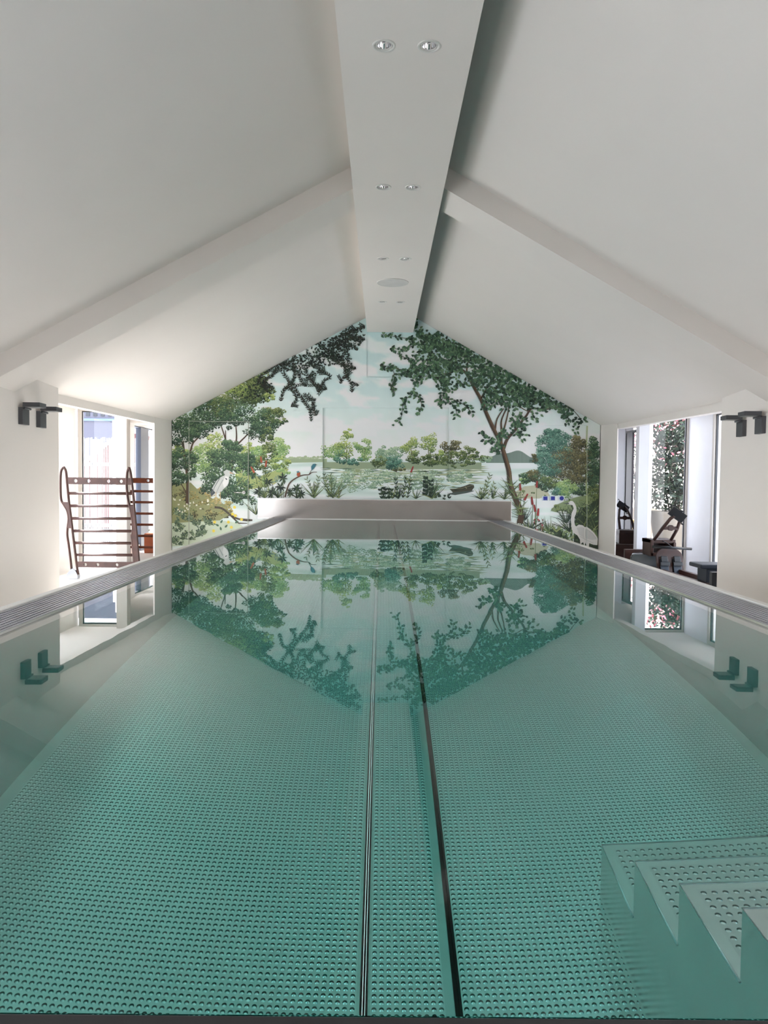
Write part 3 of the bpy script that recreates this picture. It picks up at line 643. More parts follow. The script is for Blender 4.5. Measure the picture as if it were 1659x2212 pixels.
# lower right thicket around the egret
M.layer()
M.shape([B(1335, 1660), B(1290, 1590), B(1240, 1540), B(1170, 1540), B(1150, 1600), B(1180, 1660)], hx('31402e')); M.shape([B(1340, 1500), B(1400, 1400), B(1510, 1330), B(1510, 1680), B(1340, 1680)], hx('2b3a2a'))
for (u, v, n_, L_, c_) in ((1400, 1560, 26, 60, RD+DK), (1460, 1560, 30, 75, RD+DK+[hx('7f9a6a')]), (1500, 1600, 20, 80, RD), (1360, 1470, 18, 45, DK), (1440, 1460, 20, 50, DK+RD), (1290, 1500, 18, 42, DK), (1310, 1560, 14, 50, DK), (1165, 1560, 14, 38, DK+RD), (1020, 1560, 14, 42, RD+DK), (1050, 1540, 10, 40, DK), (1220, 1560, 12, 30, RD), (1110, 1590, 14, 34, RD+DK), (960, 1540, 10, 30, RD), (1000, 1480, 10, 38, DK)):
    blades(u, v, n_, L_, c_, B)
for _ in range(240):
    u = random.uniform(1140, 1500); v = random.uniform(1540, 1680) if u < 1340 else random.uniform(1380, 1680)
    x, y = B(u, v); M.leaf(x, y, random.uniform(-PI, 0), random.uniform(6, 11), random.uniform(2.6, 4), jit(random.choice([hx('5f7a4f'), hx('84996b'), hx('3c5138'), hx('4a6145'), hx('9aa77c')]), .2))
for _ in range(26):
    x, y = B(random.uniform(1060, 1130), random.uniform(1470, 1570)); M.blob(x, y, 1.9, hx('a04048')); M.leaf(x+1, y+2, random.uniform(0, 6), 5, 2, hx('33452f'))
M.layer()
def Z4(u, v): return (1130+u/9.76, 1040+v/9.76)
for (u0, v0, u1, v1, bu, bv) in ((300, -10, 290, 130, 270, 860), (185, 320, 205, 490, 200, 980), (235, 490, 265, 640, 270, 960), (330, 570, 315, 725, 265, 960), (95, 260, 25, 395, -30, 900)):
    cattail(*Z4(u0, v0), *Z4(u1, v1), 5, Z4(bu, bv))
cattail(*B(966, 1225), *B(970, 1275), 5, B(975, 1500))
M.shape([Z4(*q) for q in ((1125, 950), (1180, 910), (1260, 925), (1310, 965), (1340, 955), (1420, 1010), (1500, 1090), (1555, 1170), (1572, 1215), (1560, 1340), (1480, 1335), (1390, 1300), (1380, 1385), (1340, 1360), (1320, 1290), (1300, 1370), (1270, 1280), (1210, 1330), (1205, 1230), (1150, 1140), (1060, 1080), (1030, 1000), (1020, 900), (1015, 780), (1025, 680), (1060, 600), (1075, 560), (1050, 500), (990, 490), (925, 478), (960, 440), (1010, 410), (1050, 415), (1090, 455), (1120, 520), (1135, 600), (1120, 680), (1090, 760), (1085, 850), (1100, 925))], hx('dcdad8'))
M.layer()
M.shape([Z4(*q) for q in ((835, 465), (950, 445), (985, 460), (960, 480), (925, 478))], hx('4f5a52'))
M.shape([Z4(*q) for q in ((1135, 980), (1230, 960), (1310, 990), (1450, 1090), (1550, 1220), (1450, 1230), (1300, 1200), (1190, 1130))], hx('c8c8c6')); M.stroke([Z4(1310, 970), Z4(1300, 1100), Z4(1310, 1210)], 2, 1.6, hx('e8e6e2'))
M.stroke([Z4(1345, 1010), Z4(1450, 1090), Z4(1540, 1200)], 1, .6, hx('a9abaa')); M.stroke([Z4(1200, 1160), Z4(1330, 1230), Z4(1480, 1300)], 1, .6, hx('b2b4b2'))
# -- big right-hand tree
M.layer()
def wood(pts, w0, w1):
    pts = smooth([B(*q) for q in pts]); M.stroke(pts, w0, w1, jit(hx('493729'), .05)); M.stroke([(x+w0*.16, y) for x, y in pts], w0*.4, w1*.4, hx('6b543e')); M.stroke([(x-w0*.3, y) for x, y in pts], w0*.2, w1*.2, hx('33281f'))
wood([(965, 1500), (975, 1430), (935, 1330), (900, 1230), (890, 1140), (860, 1030), (835, 950), (790, 860), (740, 750), (700, 650), (650, 560), (600, 470), (560, 440)], 13, 4)
wood([(855, 985), (880, 920), (940, 850), (1010, 760), (1050, 710), (1150, 715), (1260, 690)], 7, 2); wood([(838, 940), (838, 860), (840, 790), (870, 720)], 5.5, 2); wood([(850, 880), (880, 760), (890, 700)], 4, 1.6); wood([(795, 860), (810, 780), (855, 710)], 4, 1.8)
wood([(600, 470), (605, 400), (640, 370)], 4, 1.6); wood([(700, 640), (740, 570), (830, 480)], 3.6, 1.3); wood([(560, 440), (460, 470), (330, 485)], 3, 1.2); wood([(940, 680), (1000, 720), (1050, 740)], 2.4, 1.2); wood([(1260, 690), (1330, 720), (1390, 790)], 2.2, 1)
TL = [hx('27402f'), hx('35523d'), hx('1e3226'), hx('456447'), hx('5a7657')]
def sprayR(pts, n_, jitr, ln=8.5, wd=5.2, cols=TL):
    pts = smooth([B(*q) for q in pts], 3)
    for (x0, y0), (x1, y1) in zip(pts, pts[1:]): M.stroke([(x0, y0), (x1, y1)], 1.3, 1.1, TWIG)
    for _ in range(n_):
        i = random.randrange(len(pts)-1); t = random.random(); x = pts[i][0]+(pts[i+1][0]-pts[i][0])*t; y = pts[i][1]+(pts[i+1][1]-pts[i][1])*t
        a_ = math.atan2(pts[i+1][1]-pts[i][1], pts[i+1][0]-pts[i][0])+random.choice((-1, 1))*random.uniform(.4, 1.3)
        x += random.gauss(0, jitr); y += random.gauss(0, jitr)
        l_ = ln*random.uniform(.7, 1.2); c_ = jit(random.choice(cols), .15); M.leaf(x, y, a_, l_, wd, c_)
        M.leaf(x+math.cos(a_+PI/2)*.9, y+math.sin(a_+PI/2)*.9, a_, l_*.9, wd*.45, tuple(min(1, v*1.55) for v in c_))
sprayR([(10, 200), (120, 215), (250, 240)], 30, 2.2); sprayR([(80, 290), (150, 300), (260, 270)], 30, 3); sprayR([(250, 180), (300, 200), (380, 240)], 50, 4)
sprayR([(0, 410), (60, 420), (140, 440), (220, 470)], 34, 2.5); sprayR([(0, 440), (90, 440), (100, 520)], 14, 2); sprayR([(70, 540), (100, 600), (90, 480), (220, 470)], 30, 3)
sprayR([(120, 330), (190, 370), (250, 420), (240, 480)], 34, 3); sprayR([(330, 485), (250, 520), (230, 600), (170, 660), (150, 760), (130, 810)], 60, 3.5); sprayR([(240, 590), (290, 680), (260, 760)], 24, 3)
sprayR([(340, 490), (420, 500), (470, 560), (440, 620), (420, 680)], 60, 4); sprayR([(450, 640), (520, 700), (530, 760)], 20, 3); sprayR([(460, 640), (540, 660), (600, 700), (630, 740)], 26, 3)
M.layer()
for (u, v, ru, rv, n_) in ((330, 260, 90, 55, 130), (430, 240, 100, 60, 200), (400, 330, 110, 70, 200), (500, 300, 90, 60, 190), (560, 330, 80, 60, 170), (450, 420, 90, 60, 190), (350, 430, 70, 55, 110), (260, 450, 60, 50, 80), (540, 420, 70, 55, 110), (640, 340, 80, 45, 150), (700, 400, 80, 50, 150), (760, 440, 70, 55, 150),
                           (640, 500, 60, 60, 90), (720, 520, 70, 60, 110), (480, 540, 90, 50, 120), (300, 350, 90, 50, 80), (830, 480, 70, 60, 140), (900, 520, 80, 60, 170), (860, 600, 90, 60, 170), (780, 620, 70, 60, 120), (740, 680, 50, 40, 60), (960, 590, 80, 50, 140), (1030, 590, 80, 50, 150), (1100, 640, 80, 40, 140), (1000, 660, 90, 50, 110), (900, 680, 80, 40, 90),
                           (1170, 670, 60, 35, 80), (1240, 700, 50, 35, 60), (1300, 730, 45, 35, 50), (1280, 780, 40, 30, 26), (1380, 790, 40, 25, 22), (1350, 850, 25, 22, 10), (1100, 720, 60, 30, 40), (1060, 790, 30, 25, 16), (950, 790, 60, 45, 80), (960, 850, 55, 45, 60), (990, 900, 40, 30, 26), (700, 870, 35, 25, 16), (740, 930, 45, 35, 34), (820, 930, 50, 45, 60), (800, 1000, 35, 25, 20), (840, 880, 40, 40, 30), (250, 130, 40, 30, 14)):
    for _ in range(n_):
        a_ = random.random()*2*PI; q = math.sqrt(random.random()); u_, v_ = u+ru*q*math.cos(a_), v+rv*q*math.sin(a_)
        if v_ < 98+(u_-250)*.567 or random.random() < .42: continue
        x, y = B(u_, v_); an = random.random()*2*PI; l_ = 8.5*random.uniform(.7, 1.2); c_ = jit(random.choice(TL), .18)
        M.leaf(x, y, an, l_, 5.2, c_); M.leaf(x+math.cos(an+PI/2)*.9, y+math.sin(an+PI/2)*.9, an, l_*.9, 2.3, tuple(min(1, v2*1.5) for v2 in c_))
# green grasses wound round the trunk
for (u, v, L_) in ((900, 1290, 40), (940, 1330, 36), (960, 1400, 34), (910, 1240, 30), (975, 1440, 26)): blades(u, v, 9, L_, RD+[hx('8a9a5c')], B, spread=1.9)
# -- dark hanging boughs upper left
M.layer()
TD = [hx('17231d'), hx('1f2e25'), hx('2a3c2f'), hx('121a16')]
def bough(pts, ln=7.4, wd=2.3, gap=4.4, side=0, sub=.5):
    sub *= .5; pts = smooth([A(*q) for q in pts], 4); M.stroke(pts, 1.7, .7, TWIG)
    for i in range(len(pts)-1):
        (xa, ya), (xb, yb) = pts[i], pts[i+1]; L_ = math.hypot(xb-xa, yb-ya); a_ = math.atan2(yb-ya, xb-xa); t = random.random()*2
        while t < L_:
            x, y = xa+(xb-xa)*t/L_, ya+(yb-ya)*t/L_
            for sg in (-1, 1): M.leaf(x, y, a_+sg*random.uniform(.45, .95), ln*random.uniform(.75, 1.1), wd, jit(random.choice(TD), .25))
            if random.random() < sub:
                b_ = a_+random.choice((-1, 1))*random.uniform(.6, 1.2); l2 = random.uniform(9, 18)
                for k in range(4):
                    x2, y2 = x+math.cos(b_)*l2*k/3.3, y+math.sin(b_)*l2*k/3.3
                    for sg in (-1, 1): M.leaf(x2, y2, b_+sg*.6, ln*.85, wd*.9, jit(random.choice(TD), .25))
            t += gap
bough([(740, 470), (820, 410), (900, 400), (960, 350)]); bough([(760, 600), (740, 520), (800, 480), (830, 420)], sub=.4); bough([(850, 660), (870, 590), (910, 540), (870, 470)], sub=.35)
bough([(920, 700), (960, 640), (920, 560), (950, 480), (940, 400)], sub=.4); bough([(1060, 800), (1050, 720), (1000, 650), (960, 590), (930, 520)], sub=.35); bough([(1090, 760), (1070, 690), (1080, 650), (1030, 650)], sub=.2)
bough([(1170, 580), (1110, 560), (1060, 520), (1010, 430)], sub=.5); bough([(1110, 600), (1150, 520), (1190, 490), (1100, 430), (1050, 390)], sub=.5); bough([(1340, 600), (1340, 540), (1300, 490), (1290, 420), (1270, 350)], sub=.3); bough([(1390, 550), (1350, 540)], sub=.2)
bough([(1260, 540), (1280, 500), (1320, 490)], sub=.2); bough([(1370, 440), (1330, 420), (1250, 400), (1200, 340)], sub=.5); bough([(1430, 240), (1380, 220), (1300, 240), (1250, 280)], sub=.6); bough([(1430, 150), (1390, 160), (1330, 180), (1280, 220)], sub=.6); bough([(1380, 310), (1350, 280), (1280, 280)], sub=.5)
bough([(1030, 560), (990, 520), (970, 450)], sub=.5); bough([(800, 560), (740, 560), (700, 520), (720, 480)], sub=.4)
for (u, v, ru, rv, n_) in ((1340, 200, 80, 45, 160), (1290, 250, 110, 50, 220), (1200, 270, 100, 55, 240), (1130, 320, 110, 55, 240), (1230, 330, 100, 50, 190), (1060, 370, 90, 45, 170), (1170, 370, 90, 50, 150), (960, 390, 80, 45, 120), (880, 430, 60, 35, 60), (1290, 370, 60, 50, 70), (1050, 450, 70, 50, 60), (720, 580, 80, 60, 90), (640, 600, 60, 50, 50)):
    for _ in range(n_):
        a_ = random.random()*2*PI; q = math.sqrt(random.random()); u_, v_ = u+ru*q*math.cos(a_), v+rv*q*math.sin(a_)
        if random.random() < .66: continue
        if v_ < 800-(u_-95)*.541+4: continue
        x, y = A(u_, v_); M.leaf(x, y, random.random()*6.3, 7*random.uniform(.7, 1.1), 3.3, jit(random.choice(TD), .3))
# blue-and-white stickers above the egret
M.layer()
for (x0, x1, rnd) in ((1171, 1184, 0), (1187.5, 1200, 0), (1206, 1220, 1)):
    cx, r = (x0+x1)/2, (x1-x0)/2
    if rnd: M.poly([(cx+r*math.cos(k*PI/6), 1076.5+r*.85*math.sin(k*PI/6)) for k in range(12)], hx('c9d2dc'))
    else: M.poly([(x0, 1071.5), (x1, 1071.5), (x1, 1081.5), (x0, 1081.5)], hx('b9c5cf'))
M.layer()
for (x0, x1, rnd) in ((1174, 1183, 0), (1190.5, 1199, 0), (1209, 1218.5, 1)):
    cx, r = (x0+x1)/2, (x1-x0)/2
    if rnd: M.poly([(cx+r*math.cos(k*PI/6), 1076.5+r*math.sin(k*PI/6)) for k in range(12)], hx('1f2a8c'))
    else: M.poly([(x0, 1072.5), (x1, 1072.5), (x1, 1080.5), (x0, 1080.5)], hx('1f2a8c'))
# reveals of the shallow recesses
def reveal(x0, y0, x1, y1, d):
    cs = {'l': ground(x0, (y0+y1)/2), 't': ground((x0+x1)/2, y0)}
    a_, b_, c_, e_ = [onY(x, y, YW) for x, y in ((x0, y0), (x1, y0), (x1, y1), (x0, y1))]
    for p0, p1 in ((a_, b_), (b_, c_), (c_, e_), (e_, a_)):
        i = len(M.v); ya = YW-.001; M.v += [(p0.x, ya, p0.z), (p1.x, ya, p1.z), (p1.x, ya+d, p1.z), (p0.x, ya+d, p0.z)]
        M.f.append((i, i+1, i+2, i+3)); M.c.append([tuple(v*.97 for v in cs['t'])]*4)
for r_ in Mural.RECT: reveal(*r_)
me = bpy.data.meshes.new('mural'); me.from_pydata([(x, y-YW, z) for x, y, z in M.v], [], M.f); me.materials.append(MURALM)
ca = me.color_attributes.new('Col', 'FLOAT_COLOR', 'CORNER')
buf = []
for c_ in M.c:
    for q in c_: buf += [q[0], q[1], q[2], 1.0]
ca.data.foreach_set('color', buf); me.update()
mo = bpy.data.objects.new('mural', me); C.objects.link(mo); mo.location = (0, YW, 0)
tag(mo, 'painted lakeside landscape mural with trees, heron and white egret covering the gable wall', 'mural')
print('mural polys', len(M.f))

# door hidden in the mural, left, with its lever
def wl_(px, py): q = onY(px, py, YW); return q.x, q.z
m = MB()
(xa, za), (xb, zb) = wl_(409, 910), wl_(537, 912)
yq = YW-.0165
for (u0, u1, v0, v1) in ((xa-.004, xa+.004, FZ, za), (xb-.004, xb+.004, FZ, za), (xa, xb, za-.004, za+.004)): m.box(u0, u1, yq, yq+.003, v0, v1)
dr = S('door_1', m, mat('door_gap', 'a9b0a0', .6))
hxp, hzp = wl_(527, 1064); hxl, _ = wl_(508, 1064)
m = MB(); m.tube([(hxp, yq, hzp), (hxp, yq-.05, hzp)], .008, 10); m.tube([(hxp, yq-.05, hzp), (hxl, yq-.05, hzp)], .008, 10)
m.tube([(hxp, yq+.001, hzp), (hxp, yq-.008, hzp)], .022, 16); m.build('door_handle', CHROME, dr)

# ------------------------------------------------------------------ recessed downlights and speaker
def downlight():
    r = empty('recessed_downlight')
    m = MB(); m.lathe([(.0515, .0), (.0512, -.0025), (.0495, -.0038), (.040, -.0030), (.0385, .002), (.0385, .006)], seg=40); m.build('trim_ring', PAINT, r)
    m = MB(); m.lathe([(.0375, .006), (.0370, -.001), (.0330, -.0015), (.0315, .004)], seg=40); m.build('gimbal_ring', PAINT, r)
    m = MB(); m.lathe([(.0312, .002), (.030, .012), (.025, .027), (.017, .036)], seg=32); m.build('reflector', CHROME, r)
    m = MB(); m.lathe([(.0165, .036), (.0160, .026), (.012, .020), (.0001, .018)], seg=24); m.build('bulb', mat('bulb_glass', '3a4a4c', .08, .6), r)
    m = MB(); m.lathe([(.0395, .0), (.0395, .06), (.0001, .06)], seg=24); m.build('housing', DARK, r)
    return r
proto = None; words = ['nearest the camera', 'second from the camera', 'just before the round speaker', 'beyond the round speaker']
for i, y in enumerate(LIGHTS):
    for j in (0, 1):
        if proto is None: proto = downlight(); o = proto
        else: o = copy_tree(proto)
        o.location = (LX[i][j], y, SZ); o.rotation_euler = (0, 0, .5*i+j)
        tag(o, ('left' if j == 0 else 'right')+' white round recessed downlight of the ridge pair '+words[i], 'ceiling light', 'recessed downlights in the ridge soffit')
sp = empty('ceiling_speaker', (.084, 7.489, SZ), label='flat round white speaker grille set in the ridge soffit', cat='speaker')
m = MB(); m.lathe([(.153, 0), (.153, -.006), (.149, -.008), (.146, -.0065)], seg=48); m.build('rim', PAINT, sp)
m = MB(); m.lathe([(.146, -.006), (.0001, -.0075)], seg=48); m.build('grille', mat('speaker_mesh', 'd6d5d1', .8, bump=.5, bscale=900), sp)

# ------------------------------------------------------------------ wall lights
def wall_light(sg):
    r = empty('wall_light')
    m = MB(); m.box(0, .036*sg, 0, .125, -.127, 0) if sg > 0 else m.box(.036*sg, 0, 0, .125, -.127, 0); m.build('lower_body', DARK, r, bevel=.003)
    m = MB(); a_, b_ = sorted((.036*sg, .160*sg)); m.box(a_, b_, -.002, .125, .002, .035); m.build('upper_head', DARK, r, bevel=.002)
    m = MB(); m.box(*sorted((.05*sg, .15*sg)), .012, .112, .0005, .002); m.build('lens', mat('lens_grey', '8f9193', .4), r)
    m = MB(); m.tube([(.045*sg, .004, -.007), (.045*sg, .120, -.007)], .008, 12); m.build('hinge', DARK, r)
    m = MB(); m.tube([(.045*sg, .0045, -.007), (.045*sg, .0025, -.007)], .004, 10); m.build('screw', BLACK, r)
    return r
def wxL(y): return -2.64-(y-4.75)*.0486
def wxR(y): return 2.75+(y-4.75)*.0667
l0 = wall_light(1); l0.location = (wxL(5.70)-.004, 5.70, .515); l1 = copy_tree(l0); l1.location = (wxL(6.03)-.004, 6.03, .515)
for o, wd in ((l0, 'nearer'), (l1, 'farther')): tag(o, wd+' dark grey folded wall light on the left pier', 'wall light', 'hinged wall lights'); o.rotation_euler.z = math.atan(.0486)
l2 = wall_light(-1); l2.location = (wxR(5.64)+.004, 5.64, .505); l3 = copy_tree(l2); l3.location = (wxR(5.99)+.004, 5.99, .505)
for o, wd in ((l2, 'nearer'), (l3, 'farther')): tag(o, wd+' dark grey folded wall light on the right pier', 'wall light', 'hinged wall lights'); o.rotation_euler.z = -math.atan(.0667)

# ------------------------------------------------------------------ side bays: windows, posts
ZT = .814
def frame_window(name, rect, axis, fr=.045, frm=BAYP, inner=FRAME, dep=.06, bars=()):
    """rect = (a0, a1, z0, z1, pos); axis 'y': pane faces y at pos; axis 'x': pane faces x at pos."""
    a0, a1, z0, z1, p_ = rect
    def bx(mb, u0, u1, v0, v1, d0, d1):
        mb.box(u0, u1, p_+d0, p_+d1, v0, v1) if axis == 'y' else mb.box(p_+d0, p_+d1, u0, u1, v0, v1)
    m = MB(); h_ = dep/2
    for q in ((a0-fr, a0, z0-fr, z1+fr), (a1, a1+fr, z0-fr, z1+fr), (a0, a1, z0-fr, z0), (a0, a1, z1, z1+fr)): bx(m, *q, -h_, h_)
    for b_ in bars: bx(m, b_-fr/2, b_+fr/2, z0, z1, -h_, h_)
    o = S(name, m, frm)
    m = MB(); g_ = .012
    for q in ((a0, a0+g_, z0, z1), (a1-g_, a1, z0, z1), (a0, a1, z0, z0+g_), (a0, a1, z1-g_, z1)): bx(m, *q, -.012, .012)
    m.build('gasket', inner, o)
    m = MB()
    m.face([(a0, p_, z0), (a1, p_, z0), (a1, p_, z1), (a0, p_, z1)] if axis == 'y' else [(p_, a0, z0), (p_, a1, z0), (p_, a1, z1), (p_, a0, z1)])
    m.build('pane', GLASS, o); return o
# left bay
frame_window('window_1', (-3.69, -3.20, -1.05, ZT, 9.5), 'y')
m = MB(); m.box(-3.23, -3.10, 9.36, 9.49, FZ, .84); S('trim_1', m, BAYP)
m = MB(); m.hexa([(-3.22, 9.49, FZ), (-3.13, 9.49, FZ), (-3.80, 11.4, FZ), (-3.87, 11.4, FZ)], [(-3.22, 9.49, .9), (-3.13, 9.49, .9), (-3.80, 11.4, .9), (-3.87, 11.4, .9)]); S('wall_bay', m, BAYP)
frame_window('window_2', (6.6, 8.9, -1.05, ZT-.02, -3.80), 'x', bars=(7.7,))
m = MB(); m.box(-3.90, -3.77, 8.95, 9.55, FZ, .84); m.box(-3.90, -3.77, 4.9, 6.55, FZ, .84); m.box(-3.9, -3.77, -3, -2.45, FZ, .84); S('wall_left_outer', m, BAYP)
frame_window('window_3', (-2.4, 4.85, -1.05, ZT-.02, -3.80), 'x', bars=(-.6, 1.2, 3.0))
frame_window('window_4', (11.9, 14.2, -1.05, ZT, -3.85), 'x', frm=PAINT, bars=(12.9,))
m = MB(); m.box(-3.88, -3.80, 12.15, 12.55, FZ, ZT-.02); S('door_3', m, mat('navy_stile', '323848', .3))
m = MB(); m.box(-3.95, -3.81, 11.3, 11.86, FZ, .84); m.box(-3.95, -2.5, 14.3, 14.5, FZ, .9); m.box(-2.9, -2.6, 10.05, 14.4, FZ, .9); S('wall_corridor_left', m, PAINT)
# right bay
frame_window('window_6', (3.262, 3.745, -1.05, ZT, 9.49), 'y')
m = MB(); m.box(3.125, 3.25, 9.36, 9.48, FZ, .84); S('trim_2', m, RPAINT)
m = MB(); m.hexa([(3.225, 9.48, FZ), (3.262, 9.48, FZ), (3.86, 10.98, FZ), (3.82, 10.98, FZ)], [(3.225, 9.48, .9), (3.262, 9.48, .9), (3.86, 10.98, .9), (3.82, 10.98, .9)]); S('wall_bay', m, RPAINT)
frame_window('window_7', (6.6, 8.74, -1.05, ZT-.02, 3.80), 'x', bars=(7.6,))
m = MB(); m.box(3.77, 3.9, 8.79, 9.53, FZ, .84); m.box(3.77, 3.9, 2.25, 6.55, FZ, .84); m.box(3.77, 3.9, -3, -2.45, FZ, .84); S('wall_right_outer', m, RPAINT)
frame_window('window_10', (-2.4, 2.2, -1.05, ZT-.02, 3.84), 'x', bars=(-.1,))
frame_window('window_8', (10.98, 11.62, -1.0, ZT-.06, 3.70), 'x', frm=FRAME, fr=.03, dep=.04)
m = MB(); m.box(3.685, 3.715, 11.34, 11.60, FZ, ZT-.06); S('door_4', m, mat('aubergine_stile', '34313c', .35))
m = MB(); m.box(3.68, 3.8, 11.66, 14.4, FZ, .9); m.box(2.8, 2.95, 10.08, 14.4, FZ, .9); S('wall_corridor_right', m, RPAINT)

frame_window('added_window_9', (3.0, 3.63, -1.05, ZT-.06, 14.4), 'y')  # unseen window, added at the corridor end to brighten its walls
# ------------------------------------------------------------------ exercise ladders in the left bay
def Q(u, v, Y): return onY(100+u/6.38, 990+v/6.38, Y)
def ladder_board(mb, x0, x1, z0, z1, y, holes, th=.022):
    hr = (z1-z0)*.26; xsq = []
    cur = x0
    for hx_ in holes:
        a_ = (z1-z0)/2; zc_ = (z0+z1)/2
        mb.box(cur, hx_-a_, y-th/2, y+th/2, z0, z1); N = 20
        for yy in (y-th/2, y+th/2):
            ci = [(hx_+hr*math.cos(2*PI*k/N), yy, zc_+hr*math.sin(2*PI*k/N)) for k in range(N)]
            sq = []
            for k in range(N):
                c_, s_ = math.cos(2*PI*k/N), math.sin(2*PI*k/N); q = a_/max(abs(c_), abs(s_)); sq.append((hx_+q*c_, yy, zc_+q*s_))
            mb.faces(ci+sq, [(k, (k+1) % N, N+(k+1) % N, N+k) for k in range(N)])
        mb.faces([(hx_+hr*math.cos(2*PI*k/N), yy, zc_+hr*math.sin(2*PI*k/N)) for yy in (y-th/2, y+th/2) for k in range(N)], [(k, (k+1) % N, N+(k+1) % N, N+k) for k in range(N)])
        mb.face([(hx_-a_, y-th/2, z1), (hx_+a_, y-th/2, z1), (hx_+a_, y+th/2, z1), (hx_-a_, y+th/2, z1)]); mb.face([(hx_-a_, y-th/2, z0), (hx_+a_, y-th/2, z0), (hx_+a_, y+th/2, z0), (hx_-a_, y+th/2, z0)])
        cur = hx_+a_
    mb.box(cur, x1, y-th/2, y+th/2, z0, z1)
LY = 8.7
bars = empty('climbing_frame', (-3.5, LY, FZ), label='dark walnut exercise ladder with looped uprights standing in the left bay', cat='exercise ladder')
def BP(mb, name, ms, parent=bars, bevel=0):
    mb.v = [(x+3.5, y-LY, z-FZ) for x, y, z in mb.v]; return mb.build(name, ms, parent, bevel=bevel)
def upright(Lp, Rp, solid_from, solid_to, name):
    Lp = smooth([tuple(Q(u, v, LY)) for u, v in Lp], 4); Rp = smooth([tuple(Q(u, v, LY)) for u, v in Rp], 4)
    m = MB(); m.tube(Lp, .0125, 8, flat=1.8); m.tube(Rp, .0125, 8, flat=1.8)
    def at(pts, z):
        for a_, b_ in zip(pts, pts[1:]):
            if (a_[2]-z)*(b_[2]-z) <= 0 and a_[2] != b_[2]:
                t = (z-a_[2])/(b_[2]-a_[2]); return a_[0]+(b_[0]-a_[0])*t
        return pts[-1][0]
    z0, z1 = Q(0, solid_to, LY).z, Q(0, solid_from, LY).z; n_ = 14
    zs = [z0+(z1-z0)*k/n_ for k in range(n_+1)]
    for k in range(n_):
        xa0, xb0, xa1, xb1 = at(Lp, zs[k]), at(Rp, zs[k]), at(Lp, zs[k+1]), at(Rp, zs[k+1])
        m.hexa([(xa0, LY-.018, zs[k]), (xb0, LY-.018, zs[k]), (xb0, LY+.018, zs[k]), (xa0, LY+.018, zs[k])], [(xa1, LY-.018, zs[k+1]), (xb1, LY-.018, zs[k+1]), (xb1, LY+.018, zs[k+1]), (xa1, LY+.018, zs[k+1])])
    return BP(m, name, WOOD)
upright([(240, 118), (205, 180), (196, 330), (204, 560), (243, 640), (288, 720), (308, 830), (294, 960), (290, 1060), (310, 1200), (335, 1400), (352, 1560)],
        [(240, 118), (272, 180), (287, 330), (300, 470), (318, 640), (345, 850), (372, 1080), (400, 1300), (425, 1500), (440, 1600)], 600, 960, 'upright')
upright([(1142, 125), (1115, 200), (1108, 380), (1125, 560), (1158, 700), (1182, 830), (1192, 980), (1180, 1080), (1195, 1250), (1212, 1420), (1235, 1625)],
        [(1142, 125), (1162, 200), (1180, 330), (1200, 520), (1218, 740), (1240, 980), (1262, 1250), (1275, 1400), (1300, 1625)], 640, 1600, 'upright')
RV = [482, 655, 828, 1000, 1166, 1330]; RX0 = [300, 328, 345, 368, 388, 410]; RX1 = [1190, 1200, 1215, 1235, 1245, 1260]
for v, x0, x1 in zip(RV, RX0, RX1):
    m = MB(); a_, b_ = Q(x0, v, LY), Q(x1, v+4, LY); m.tube([a_, b_], 0.016, 10); BP(m, 'rung', WOOD)
a_, b_ = Q(288, 356, LY), Q(1190, 272, LY)
m = MB(); ladder_board(m, a_.x, b_.x, a_.z, b_.z, LY, [Q(u, 315, LY).x for u in (408, 588, 858, 1034)]); BP(m, 'top_board', WOOD)
a_, b_ = Q(425, 1502, LY), Q(1280, 1430, LY)
m = MB(); ladder_board(m, a_.x, b_.x, a_.z, b_.z, LY, [Q(u, 1467, LY).x for u in (543, 713, 976)]); BP(m, 'bottom_board', WOOD)
m = MB(); pts = [Q(u, v, LY) for u, v in ((285, 1640), (300, 1590), (345, 1530), (385, 1512), (420, 1545), (450, 1610), (448, 1640))]
m.prism([(q.x, q.z) for q in pts]+[(pts[-1].x, FZ), (pts[0].x, FZ)], LY-.035, LY+.035); BP(m, 'foot_bracket', mat('bracket_steel', (.25, .26, .28), .25, 1), bevel=.002)
L2 = 10.15
b2 = empty('climbing_frame', (-2.95, L2, FZ), label='second exercise ladder behind the looped one, partly hidden by the far left pier', cat='exercise ladder')
def BP2(mb, name, ms): mb.v = [(x+2.95, y-L2, z-FZ) for x, y, z in mb.v]; return mb.build(name, ms, b2)
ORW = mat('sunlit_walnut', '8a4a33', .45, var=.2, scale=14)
xa2, xb2 = -3.33, -2.94
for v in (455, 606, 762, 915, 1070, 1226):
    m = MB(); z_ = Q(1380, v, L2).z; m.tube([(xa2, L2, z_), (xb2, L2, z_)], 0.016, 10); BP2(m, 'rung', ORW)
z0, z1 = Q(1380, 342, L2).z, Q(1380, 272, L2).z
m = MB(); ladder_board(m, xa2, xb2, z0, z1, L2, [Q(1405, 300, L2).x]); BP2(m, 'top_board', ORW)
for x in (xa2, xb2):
    m = MB(); m.box(x-.012, x+.012, L2-.02, L2+.02, FZ, z1+.04); BP2(m, 'upright', ORW)

